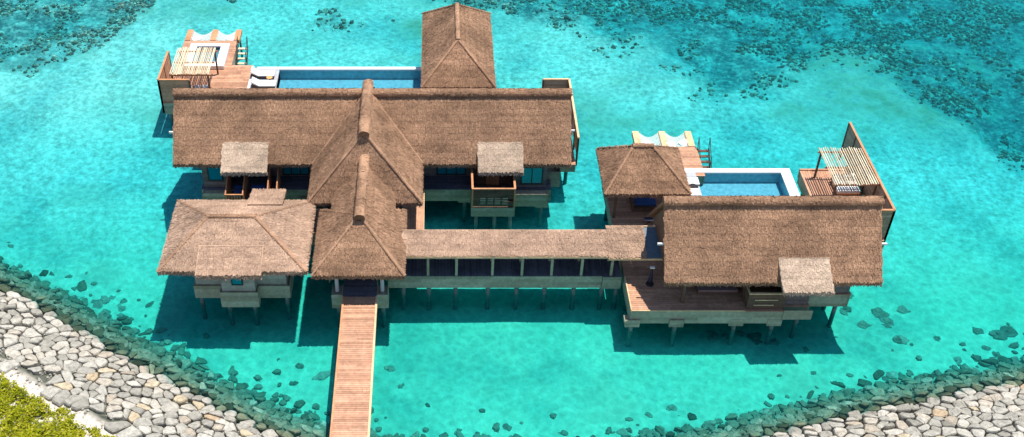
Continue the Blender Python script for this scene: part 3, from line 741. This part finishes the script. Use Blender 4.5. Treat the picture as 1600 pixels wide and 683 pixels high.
# folded parasol by the gable
o = thing('folded_parasol', (14.35, -9.2, ZD), 'folded dark parasol with a white cap standing on the shaded terrace by the gable', 'parasol')
m = MB(); m.tube((14.35, -9.2, 1.9), (14.35, -9.2, 3.4), .03); m.build('pole', 'black', o)
m = MB(); m.tube((14.35, -9.2, 2.2), (14.35, -9.2, 3.2), .17, .05, 8); m.build('canopy', 'navy', o)
m = MB(); m.box(14.2, 14.5, -9.28, -9.12, 3.35, 3.45); m.build('cap', 'white', o)
m = MB(); m.tube((14.35, -9.2, 1.9), (14.35, -9.2, 1.98), .28, .25, 12); m.build('base', 'black', o)
o = thing('lounge_stool', (15.2, -3.7, ZD), 'dark low folding stool on the bright boards beside the broad gable', 'stool')
m = MB(); m.beam((14.85, -2.95, 2.35), (15.55, -3.0, 2.35), .4, .05); m.build('seat', 'navy', o)
for a_, b_ in (((14.95, -3.1, 1.92), (15.5, -2.9, 2.33)), ((15.5, -3.1, 1.92), (14.95, -2.9, 2.33))):
    m = MB(); m.beam(a_, b_, .04, .04); m.build('leg', 'black', o)
# cushions in the nets
for x, y, r_, lb in ((-21.25, 22.75, .5, 'white cushion in the west net, at its left end'), (-18.25, 22.75, -.4, 'white cushion in the west net, at its right end'),
                 (16.55, 6.85, -.7, 'white cushion in the east net, at its left end'), (18.35, 6.7, .1, 'white cushion in the east net, beside the middle beam'), (19.45, 6.95, .7, 'white cushion in the east net, at its right end')):
    m = MB(); n = 6
    for i in range(n):
        for j in range(n):
            def Q(i_, j_, s_):
                u, v = i_/n*2-1, j_/n*2-1; h = (1-u**4)*(1-v**4)
                return (u*.42*(1-.08*v*v), v*.3*(1-.08*u*u), s_*.1*h)
            m.face([Q(i, j, 1), Q(i+1, j, 1), Q(i+1, j+1, 1), Q(i, j+1, 1)]); m.face([Q(i, j+1, -1), Q(i+1, j+1, -1), Q(i+1, j, -1), Q(i, j, -1)])
    o = m.build('cushion', 'fabric', None, (0, 0, 0), smooth=True); o.location = (x, y, 1.86); o.rotation_euler = (.15, 0, r_); tag(o, lb, 'cushion', 'white cushions in the hammock nets')
# swim ladders
def swim_stair(x, y0, y1, lb, tm='bamboo'):
    o = thing('swim_stair', (x, y0, 0), lb, 'stair', 'swim stairs down to the lagoon')
    for s_ in (0, .85):
        m = MB(); m.beam((x+s_, y0, 1.85), (x+s_, y1, -.4), .07, .2); m.build('stringer', 'black', o)
        m = MB(); m.beam((x+s_, y0+.2, 2.75), (x+s_, y1+.4, .8), .05, .05); m.beam((x+s_, y0, 1.85), (x+s_, y0+.2, 2.75), .05, .05); m.beam((x+s_, (y0+y1)/2, .8), (x+s_, (y0+y1)/2+.2, 1.8), .05, .05); m.build('handrail', 'black', o)
    n = 8
    for k in range(n):
        f = (k+.5)/n; y = y0+(y1-y0)*f; z = 1.85-2.25*f
        m = MB(); m.box(x, x+.85, y-.13, y+.13, z-.03, z+.03); m.build('tread', tm, o)
swim_stair(-17.4, 21.4, 18.45, 'dark swim stair with pale treads beside the hot tub deck')
swim_stair(20.4, 6.2, 3.6, 'dark swim stair with slim handrails beside the shorter pool deck', 'brown')

# ================================================================== GROUND, SHORE, WATER
ctrl = [(-95, 28), (-75, 17), (-56, 6), (-42, -.8), (-30, -7.9), (-22.2, -13.0), (-15.1, -17.6), (-10, -20.4), (-4, -22.4), (5, -23.4), (14, -22.5), (21.5, -20.45), (28.4, -18.4), (37, -16.6), (50, -14.2), (70, -10), (100, -2), (130, 8)]
def catmull(c, n=16):
    out = []
    for i in range(1, len(c)-2):
        p0, p1, p2, p3 = [np.array(q, float) for q in c[i-1:i+3]]
        for k in range(n):
            t = k/n
            out.append(.5*((2*p1)+(-p0+p2)*t+(2*p0-5*p1+4*p2-p3)*t*t+(-p0+3*p1-3*p2+p3)*t**3))
    out.append(np.array(c[-2], float)); return np.array(out)
SH = catmull(ctrl)
seg = np.diff(SH, axis=0); sl_ = np.hypot(seg[:, 0], seg[:, 1]); S = np.concatenate([[0], np.cumsum(sl_)])
def shore(s):
    i = int(min(max(np.searchsorted(S, s)-1, 0), len(seg)-1)); t = (s-S[i])/sl_[i]
    p = SH[i]+seg[i]*t; d = seg[i]/sl_[i]
    if i+1 < len(seg):
        d2 = seg[i+1]/sl_[i+1]; d = d*(1-t*.5)+d2*(t*.5)
    return p, np.array([d[1], -d[0]])      # inland normal
def sdist(X, Y):
    X = np.asarray(X, float); Y = np.asarray(Y, float); best = np.full(X.shape, 1e9); sg = np.ones(X.shape)
    for i in range(len(seg)):
        a_ = SH[i]; d = seg[i]; t = np.clip(((X-a_[0])*d[0]+(Y-a_[1])*d[1])/(sl_[i]**2), 0, 1)
        dx = X-(a_[0]+t*d[0]); dy = Y-(a_[1]+t*d[1]); q = np.hypot(dx, dy)
        side = dx*d[1]-dy*d[0]
        k = q < best; best = np.where(k, q, best); sg = np.where(k, np.where(side > 0, 1, -1), sg)
    return best*sg
def vnoise(X, Y, sc, seed, octs=4):
    tot = np.zeros(X.shape); amp = 1; nrm = 0
    rs = np.random.RandomState(seed)
    for o_ in range(octs):
        G = rs.rand(256, 256); fx = X/sc+37.3*o_+500; fy = Y/sc+11.7*o_+500
        ix = np.floor(fx).astype(int); iy = np.floor(fy).astype(int); u = fx-ix; v = fy-iy
        u = u*u*(3-2*u); v = v*v*(3-2*v)
        g = lambda i, j: G[i % 256, j % 256]
        tot += amp*((g(ix, iy)*(1-u)+g(ix+1, iy)*u)*(1-v)+(g(ix, iy+1)*(1-u)+g(ix+1, iy+1)*u)*v)
        nrm += amp; amp *= .5; sc /= 2.03
    return tot/nrm
def sstep(a_, b_, x): t = np.clip((x-a_)/(b_-a_), 0, 1); return t*t*(3-2*t)
def reef_mask(X, Y):
    """how reef-like the bed is: upper right and upper left flats, and a fringe along the top"""
    edge = np.interp(X, [-200, 4, 9, 14, 20, 25, 31, 36, 41, 44, 47, 52, 60, 200], [60, 36, 29, 26, 22, 18, 19, 24, 21, 14, 7, 3, 0, -5])
    wob = (vnoise(X, Y, 7, 5)-.5)*11+(vnoise(X, Y, 1.6, 15)-.5)*5
    r = sstep(-1.5, 6, Y-edge+wob)
    left = sstep(-1.0, 4, Y-np.interp(X, [-200, -46, -40, -35, -31, -28, -25, 20], [14, 19, 21, 22.5, 26, 31, 60, 60])+wob*.6)
    mid = .75*sstep(.60, .70, vnoise(X, Y, 5, 9))*sstep(27, 33, Y)*sstep(-26, -20, X)
    return np.clip(np.maximum(np.maximum(r, left), mid), 0, 1)
def bed(X, Y):
    D = sdist(X, Y)
    base = -1.5+.5*sstep(6, 20, Y)*(1-sstep(20, 36, X)*.4)+.25*sstep(-16, -34, X)*sstep(-8, 8, Y)
    base = base+.35*(vnoise(X, Y, 13, 3)-.5)+.10*(vnoise(X, Y, 1.6, 4)-.5)
    rm = reef_mask(X, Y)
    base = base-.45*rm*sstep(0, 26, X)-.1*rm+rm*.7*(vnoise(X, Y, 2.2, 8)-.5)
    slope = np.where(D > 0, .38*D, .44*D)
    land = np.minimum(slope, 2.0+.05*vnoise(X, Y, 3, 2))-.18
    k = .35
    z = np.where(D < -2, np.maximum(base, land), land)
    h = np.clip(.5+.5*(land-base)/k, 0, 1); z = base*(1-h)+land*h+k*h*(1-h)
    return np.where(D > 4.8, 2.0-.18*(1-sstep(4.8, 5.6, D))+.12*(vnoise(X, Y, 2.5, 12)-.5), z)
def axis(a_, b_, st, far0, far1):
    mid = list(np.arange(a_, b_+.01, st)); lo = []; x = a_; g = st
    while x > far0: g *= 1.35; x -= g; lo.append(x)
    hi = []; x = b_; g = st
    while x < far1: g *= 1.35; x += g; hi.append(x)
    return np.array(lo[::-1]+mid+hi)
ax = axis(-56, 76, .5, -420, 460); ay = axis(-38, 50, .5, -300, 700)
GX, GY = np.meshgrid(ax, ay)
GZ = bed(GX, GY)
nx, ny = len(ax), len(ay)
verts = np.stack([GX.ravel(), GY.ravel(), GZ.ravel()], 1)
ii = np.arange(nx*ny).reshape(ny, nx)
fcs = np.stack([ii[:-1, :-1].ravel(), ii[:-1, 1:].ravel(), ii[1:, 1:].ravel(), ii[1:, :-1].ravel()], 1)
me = bpy.data.meshes.new('seabed'); me.from_pydata(verts.tolist(), [], fcs.tolist()); me.shade_smooth()
at = me.attributes.new('reef', 'FLOAT', 'POINT'); at.data.foreach_set('value', reef_mask(GX, GY).ravel().astype(np.float32))
at = me.attributes.new('shore', 'FLOAT', 'POINT'); at.data.foreach_set('value', sdist(GX, GY).ravel().astype(np.float32))
at = me.attributes.new('turf', 'FLOAT', 'POINT')
tf = sstep(.40, .66, vnoise(GX*.6, GY, 8, 21))*sstep(8, 16, GY)*sstep(-34, -18, GX)+.45*sstep(.62, .75, vnoise(GX, GY, 4, 22))
at.data.foreach_set('value', np.clip(tf, 0, 1).ravel().astype(np.float32))
a = Mat('lagoon_bed')
def at_(n): q = a.n('Attribute'); q.attribute_name = n; return q.outputs['Fac']
fine = a.noise(2.2, 6, rough=.75); med = a.noise(.55, 5, rough=.65)
big_ = a.noise(.11, 4, rough=.6)
mott = a.math('ADD', a.math('MULTIPLY', fine, .7), a.math('MULTIPLY', med, .3))
sand_top = a.mix(a.ramp(mott, [(.36, 0.), (.62, 1.)]), (.34, .385, .33), (.86, .85, .76)); sand_low = a.mix(a.ramp(mott, [(.34, 0.), (.64, 1.)]), (.52, .54, .48), (.79, .78, .71))
sp = a.n('SeparateXYZ'); a.l(a.pos(), sp.inputs[0])
mrf = a.n('MapRange'); a.l(sp.outputs[1], mrf.inputs[0]); mrf.inputs[1].default_value = 6; mrf.inputs[2].default_value = -8
sand = a.mix(mrf.outputs[0], sand_top, a.mix(1.0, sand_low, (.66, 1.0, .76), 'MULTIPLY'))
sand = a.mix(1.0, sand, a.ramp(big_, [(.36, (.52, .72, .76)), (.50, (.9, .95, .95)), (.6, (1., 1., 1.))]), 'MULTIPLY')
turfc = a.mix(a.ramp(fine, [(.35, 0.), (.65, 1.)]), (.15, .21, .13), (.40, .43, .29))
tmask = a.math('MULTIPLY', at_('turf'), a.ramp(a.math('ADD', a.math('MULTIPLY', med, .6), a.math('MULTIPLY', fine, .4)), [(.38, 0.), (.60, 1.)]))
c = a.mix(tmask, sand, turfc)
rubble = a.ramp(a.noise(1.9, 8, rough=.85), [(.38, (.05, .08, .09)), (.49, (.14, .18, .18)), (.55, (.28, .31, .28)), (.62, (.62, .62, .54))])
c = a.mix(a.math('MULTIPLY', at_('reef'), a.ramp(a.noise(.45, 5, rough=.7), [(.36, .15), (.52, 1.)])), c, rubble)
bank = a.ramp(a.noise(3, 5), [(.35, (.05, .06, .045)), (.65, (.15, .15, .11))])
under = a.ramp(at_('shore'), [(0, 0.), (1, 1.)])
mr = a.n('MapRange'); a.l(at_('shore'), mr.inputs[0]); mr.inputs[1].default_value = -3.6; mr.inputs[2].default_value = -1.6
c = a.mix(mr.outputs[0], c, bank)
dry = a.ramp(a.noise(5, 5, rough=.7), [(.32, (.30, .24, .17)), (.48, (.56, .50, .42)), (.66, (.74, .68, .60))])
mr2 = a.n('MapRange'); a.l(at_('shore'), mr2.inputs[0]); mr2.inputs[1].default_value = 4.9; mr2.inputs[2].default_value = 5.5
c = a.mix(mr2.outputs[0], c, dry)
a.bsdf(c, .95, a.math('ADD', fine, a.noise(9, 3)), .05, spec=.1)
me.materials.append(a.m)
o = bpy.data.objects.new('seabed', me); C.objects.link(o); tag(o, kind='structure')

# sea: closed body of clear water over the bed
X0, X1, Y0, Y1, ZB = ax[0]+2, ax[-1]-2, ay[0]+2, ay[-1]-2, -5.0
m = MB(); m.box(X0, X1, Y0, Y1, ZB, 0); o = m.build('lagoon_water', 'sea'); tag(o, kind='structure')

# ------------------------------------------------------------------ stones of the bank
def stone_mat(name, ramp_, wet=False):
    a = Mat(name)
    oi = a.n('ObjectInfo').outputs['Random']
    tone = a.math('ADD', a.math('MULTIPLY', oi, .6), a.math('MULTIPLY', a.attr(), .4))
    base = a.ramp(tone, ramp_)
    g = a.ramp(a.noise(3.5, 6, rough=.75), [(.3, .55), (.7, 1.25)])
    c = a.mix(1.0, base, g, 'MULTIPLY')
    a.bsdf(c, .9, a.noise(7, 5, rough=.7), .07, spec=.15, strength=.9); return a.m
M['rock'] = stone_mat('bank_stone', [(.0, (.25, .23, .19)), (.25, (.45, .42, .355)), (.45, (.34, .315, .26)), (.65, (.56, .52, .44)), (.85, (.44, .37, .28)), (1., (.66, .61, .52))])
M['rock_tan'] = stone_mat('tan_stone', [(.0, (.48, .32, .19)), (.5, (.55, .45, .30)), (1., (.60, .50, .36))])
M['rock_dusty'] = stone_mat('sand_dusted_stone', [(.0, (.12, .15, .10)), (.5, (.24, .27, .19)), (1., (.42, .44, .33))])
M['rock_wet'] = stone_mat('algae_stone', [(.0, (.03, .045, .025)), (.3, (.11, .14, .085)), (.65, (.26, .29, .19)), (1., (.52, .52, .40))])
def clip(poly, mx, my, nx_, ny_):
    out = []
    for i in range(len(poly)):
        a_, b_ = poly[i], poly[(i+1) % len(poly)]
        da = (a_[0]-mx)*nx_+(a_[1]-my)*ny_; db = (b_[0]-mx)*nx_+(b_[1]-my)*ny_
        if da <= 0: out.append(a_)
        if (da < 0) != (db < 0): t = da/(da-db); out.append((a_[0]+(b_[0]-a_[0])*t, a_[1]+(b_[1]-a_[1])*t))
    return out
seeds = []
sd_, dd_ = .76, .60
row = 0; d = -4.6
while d < 5.6:
    s = 2+(row % 2)*sd_/2
    while s < S[-1]-2:
        if R() > .08: seeds.append((s+U(-.47, .47)*sd_, d+U(-.45, .45)*dd_))
        s += sd_*U(.85, 1.2)
    d += dd_; row += 1
grid = {}
for i, (s, d) in enumerate(seeds): grid.setdefault((int(s//1.5), int(d//1.5)), []).append(i)
def cell(i):
    s, d = seeds[i]; poly = [(s-.9, d-.9), (s+.9, d-.9), (s+.9, d+.9), (s-.9, d+.9)]
    gi, gj = int(s//1.5), int(d//1.5)
    for u in range(gi-2, gi+3):
        for v in range(gj-2, gj+3):
            for j in grid.get((u, v), ()):
                if j == i: continue
                q = seeds[j]; nx_, ny_ = q[0]-s, q[1]-d
                if nx_*nx_+ny_*ny_ > 6: continue
                poly = clip(poly, s+nx_/2, d+ny_/2, nx_, ny_)
                if len(poly) < 3: return None
    return poly
def stone_mesh(m, poly, cs, cd, wet, hscale=1.):
    # subdivide outline, round the corners a little, raise a bevelled, faceted top
    pts = []
    n = len(poly)
    for i in range(n):
        a_, b_ = poly[i], poly[(i+1) % n]
        L = math.dist(a_, b_)
        if L < .10: continue
        for t in ((.14, .5, .86) if L > .5 else (.25, .75)): pts.append((a_[0]+(b_[0]-a_[0])*t, a_[1]+(b_[1]-a_[1])*t))
    if len(pts) < 5: return False
    jit = [(p[0]+U(-.03, .03), p[1]+U(-.03, .03)) for p in pts]
    h = U(.10, .26)*hscale; tl_ = .34 if wet else .24; tx, ty = U(-tl_, tl_), U(-tl_, tl_); shr = U(.80, .97) if wet else U(.95, 1.04)
    rings = []
    tone = R()
    if wet and cd > -1.3: tone *= .2
    for sc, hh in ((.90, -.25), (.93, h*.45), (.84, h*.86), (.50, h*1.02)):
        ring = []
        for k, p in enumerate(jit):
            x, y = cs+(p[0]-cs)*sc*shr, cd+(p[1]-cd)*sc*shr
            pt, nr = shore(x); wx, wy = pt[0]+nr[0]*y, pt[1]+nr[1]*y
            gz = .38*y if y > 0 else .44*y
            gz = max(min(gz, 2.0), -1.55)
            zz = gz+hh+((x-cs)*tx+(y-cd)*ty if hh > 0 else 0)+(U(-.025, .025) if hh > 0 else 0)
            ring.append((wx, wy, zz))
        rings.append(ring)
    i0 = len(m.v); K = len(jit)
    for r_ in rings: m.v += r_
    for a_ in range(3):
        for k in range(K):
            m.f.append((i0+a_*K+k, i0+a_*K+(k+1) % K, i0+(a_+1)*K+(k+1) % K, i0+(a_+1)*K+k)); m.t.append(tone)
    m.f.append(tuple(i0+3*K+k for k in range(K))); m.t.append(tone)
    return True
cand = []
for i, (s, d) in enumerate(seeds):
    if d > 5.15 or d < -4.2: continue
    if d > 4.6 and R() < .35: continue
    if d < -2.9 and R() < .45+(-2.9-d)*.35: continue
    poly = cell(i)
    if not poly: continue
    pt, nr = shore(s); x, y = pt+nr*d; z = .4*d
    px, py = view(x, y, z)
    cand.append((i, s, d, poly, x, y, -22 < px < 1622 and -20 < py < 703, py))
dry_in = sorted([c_ for c_ in cand if c_[6] and c_[2] > -.35], key=lambda c_: -c_[7])
wet_in = sorted([c_ for c_ in cand if c_[6] and c_[2] <= -.35], key=lambda c_: -c_[7])
print('dry in view', len(dry_in), 'wet in view', len(wet_in))
SIDE = lambda x: 'left' if x < 0 else 'right'
def one(c_, wet):
    i, s, d, poly, x, y, vis, py = c_
    m = MB()
    if not stone_mesh(m, poly, s, d, wet): return
    z = (.38 if d > 0 else .44)*d
    if wet:
        o = m.build('sunken_stone', 'rock_wet', None, (x, y, max(z, -1.5)))
        tag(o, f'mossy green sunken stone at the foot of the {SIDE(x)} bank', 'stone', f'sunken stones along the {SIDE(x)} bank')
    else:
        tan = R() < .07
        o = m.build('bank_stone', 'rock_tan' if tan else 'rock', None, (x, y, z))
        if tan: tag(o, f'tan orange fitted stone of the dry bank on the {SIDE(x)}', 'stone', f'tan stones of the {SIDE(x)} bank')
        else: tag(o, f'pale grey fitted stone of the dry bank on the {SIDE(x)}', 'stone', f'grey stones of the {SIDE(x)} bank')
for c_ in dry_in[:290]: one(c_, False)
for c_ in wet_in[:290]: one(c_, True)
rest_d = dry_in[290:]+[c_ for c_ in cand if not c_[6] and c_[2] > -.35]
rest_w = wet_in[290:]+[c_ for c_ in cand if not c_[6] and c_[2] <= -.35]
m = MB()
for c_ in rest_d: stone_mesh(m, c_[3], c_[1], c_[2], False)
tag(m.build('bank_stones', 'rock'), 'farther pale stones of the bank', 'stones', kind='stuff')
m = MB()
for c_ in rest_w: stone_mesh(m, c_[3], c_[1], c_[2], True)
tag(m.build('sunken_stones', 'rock_wet'), 'farther sunken stones along the bank', 'stones', kind='stuff')

# loose boulders on the bed
def lump(m, x, y, z, r, fl=.6, tone=None, seg_=(6, 4), el_=1.):
    tone = R() if tone is None else tone
    nn, mm = seg_; i0 = len(m.v); ph = R()*50; rot = R()*3.14; cr_, sr_ = math.cos(rot), math.sin(rot)
    ring = []
    for j in range(mm):
        la = (j+.15)/mm*math.pi/2
        for k in range(nn):
            lo = 2*math.pi*(k+.5*(j % 2))/nn
            q = r*(.72+.55*R())
            dx, dy = math.cos(la)*math.cos(lo)*q*el_, math.cos(la)*math.sin(lo)*q
            m.v.append((x+dx*cr_-dy*sr_, y+dx*sr_+dy*cr_, z+math.sin(la)*q*fl-(.1 if j == 0 else 0)))
    m.v.append((x, y, z+r*fl))
    for j in range(mm-1):
        for k in range(nn):
            m.f.append((i0+j*nn+k, i0+j*nn+(k+1) % nn, i0+(j+1)*nn+(k+1) % nn, i0+(j+1)*nn+k)); m.t.append(tone)
    for k in range(nn):
        m.f.append((i0+(mm-1)*nn+k, i0+(mm-1)*nn+(k+1) % nn, i0+mm*nn)); m.t.append(tone)
spots = [(-8.9, -13.4, .55, 'beside the boardwalk, west side'), (-9.2, -14.9, .45, 'beside the boardwalk, west side'), (-7.4, -14.3, .8, 'beside the boardwalk, west side'), (-3.0, -13.7, .6, 'just east of the boardwalk'), (-2.2, -15.2, .4, 'just east of the boardwalk'), (-10.4, -12.8, .3, 'beside the boardwalk, west side'), (-.5, -16.8, .4, 'east of the boardwalk')]
for k in range(9): spots.append((30.7+random.gauss(0, 1.3), -8.2+random.gauss(0, 1.3), U(.4, .8), 'on the sand right of the broad gabled villa'))
for k in range(9): spots.append((21.5+random.gauss(0, 2.4), -10.9+random.gauss(0, .5), U(.35, .7), 'in the shadow under the broad gabled villa'))
for k in range(16): spots.append((37.5+random.gauss(0, 2.6), -11.5+random.gauss(0, 1.6), U(.4, .85), 'off the bank at the right edge of the photo'))
for k in range(14): spots.append((-22.5+random.gauss(0, 1.8), -8.6+random.gauss(0, 1.2), U(.35, .75), 'off the left bank, on the open sand'))
for k in range(14): spots.append((U(-1, 18), -18.9+random.gauss(0, .6), U(.3, .55), 'off the hidden middle of the bank'))
zz = bed(np.array([s_[0] for s_ in spots]), np.array([s_[1] for s_ in spots]))
for (x, y, r_, wh), z in zip(spots, zz):
    m = MB(); lump(m, x, y, float(z)-.08, r_*.62, .5, None, (9, 4), U(1., 1.5))
    o = m.build('boulder', 'rock_dusty', None, (x, y, float(z))); tag(o, f'dark sunken boulder {wh}', 'boulder', f'sunken boulders {wh}')
# submerged rubble spill and reef heads
m = MB(); rs = np.random.RandomState(3)
N = 170000; RX = rs.uniform(-50, 70, N); RY = rs.uniform(-2, 48, N)
rm = reef_mask(RX, RY); cl = vnoise(RX, RY, 3.0, 31, 5); keep = (rm > .12) & (rs.rand(N) < np.clip((cl-.40)*3, 0, 1)*rm*1.0)
RX, RY = RX[keep], RY[keep]; RZ = bed(RX, RY)
print('reef lumps', len(RX))
for x, y, z in zip(RX.tolist()[:45000], RY.tolist(), RZ.tolist()): lump(m, x, y, z-.06+U(0, .12), .06+.20*R()**2, U(.5, 1.1), None, (6, 2), U(1, 1.6))
a = Mat('coral_heads')
a.bsdf(a.mix(1.0, a.ramp(a.attr(), [(0, (.09, .075, .06)), (.4, (.19, .16, .12)), (.75, (.33, .28, .21)), (1, (.58, .54, .44))]), a.ramp(a.noise(6, 4), [(.3, .7), (.7, 1.3)]), 'MULTIPLY'), .95, spec=.1)
tag(m.build('coral_reef', a.m), 'dark brown coral reef spreading over the upper lagoon', 'coral reef', kind='stuff')
m = MB()
s_ = 0
for _ in range(5200):
    s = U(5, S[-1]-5); d = -random.expovariate(1/.85)-1.2
    if d < -7: continue
    pt, nr = shore(s); x, y = pt+nr*d
    m_z = float(max(-1.5, .44*d)); lump(m, x, y, m_z-.05, U(.08, .36), .7, None, (6, 2), U(1, 1.6))
tag(m.build('sunken_rubble', 'rock_dusty'), 'small sunken rubble spilled along the foot of the bank', 'rubble', kind='stuff')
# chinking pebbles in the joints of the dry bank
m = MB()
for _ in range(5200):
    s = U(5, S[-1]-5); d = U(-.3, 5.9); pt, nr = shore(s); x, y = pt+nr*d
    lump(m, x, y, min(.38*d, 2.0)-.02, U(.05, .15), .7, None, (5, 2))
tag(m.build('bank_pebbles', 'rock'), 'small chips of stone filling the joints of the bank', 'pebbles', kind='stuff')

# ------------------------------------------------------------------ low scrub inland of the left bank
m = MB(); rs = np.random.RandomState(11); N = 64000
VX = rs.uniform(-40, -12, N); VY = rs.uniform(-32, -8, N); D = sdist(VX, VY)
den = vnoise(VX, VY, .95, 44, 3)
keep = (D > 5.95+(den-.5)*2.6) & (D < 24) & (den+rs.rand(N)*.3 > .55)
VX, VY, D, den = VX[keep], VY[keep], D[keep], den[keep]
hh = .08+.40*sstep(.42, .75, den)
print('scrub clumps', len(VX))
for x, y, h in zip(VX.tolist(), VY.tolist(), hh.tolist()):
    h = h*U(.5, 1.15); tn = min(1, max(0, random.gauss(.5, .25)))
    for _ in range(9):
        an = U(0, 6.283); el_ = U(.15, 1.2); L = U(.09, .19); wd = L*.6
        dx, dy, dz = math.cos(an)*math.cos(el_), math.sin(an)*math.cos(el_), math.sin(el_)
        b = Vector((x+dx*.06+U(-.08, .08), y+dy*.06+U(-.08, .08), 2.0+h+U(-.1, .05)))
        s2 = Vector((-dy, dx, 0)).normalized()*wd*.5; tip = b+Vector((dx, dy, dz*.6))*L
        m.face([b, b+(tip-b)*.55+s2, tip, b+(tip-b)*.55-s2], min(1, max(0, tn+random.gauss(0, .15))))
a = Mat('scrub_leaf')
lc = a.ramp(a.attr(), [(0, (.12, .15, .01)), (.4, (.27, .29, .012)), (.75, (.42, .41, .02)), (1, (.56, .50, .08))])
df = a.n('BsdfDiffuse'); tl = a.n('BsdfTranslucent'); a.l(lc, df.inputs[0]); a.l(lc, tl.inputs[0])
mx = a.n('MixShader'); mx.inputs[0].default_value = .3; a.l(df.outputs[0], mx.inputs[1]); a.l(tl.outputs[0], mx.inputs[2]); a.l(mx.outputs[0], a.out.inputs[0])
tag(m.build('beach_scrub', a.m), 'low yellow-green scrub growing on the sand behind the left bank', 'scrub', kind='stuff')

for o in bpy.data.objects:
    if '_o' in o: del o['_o']
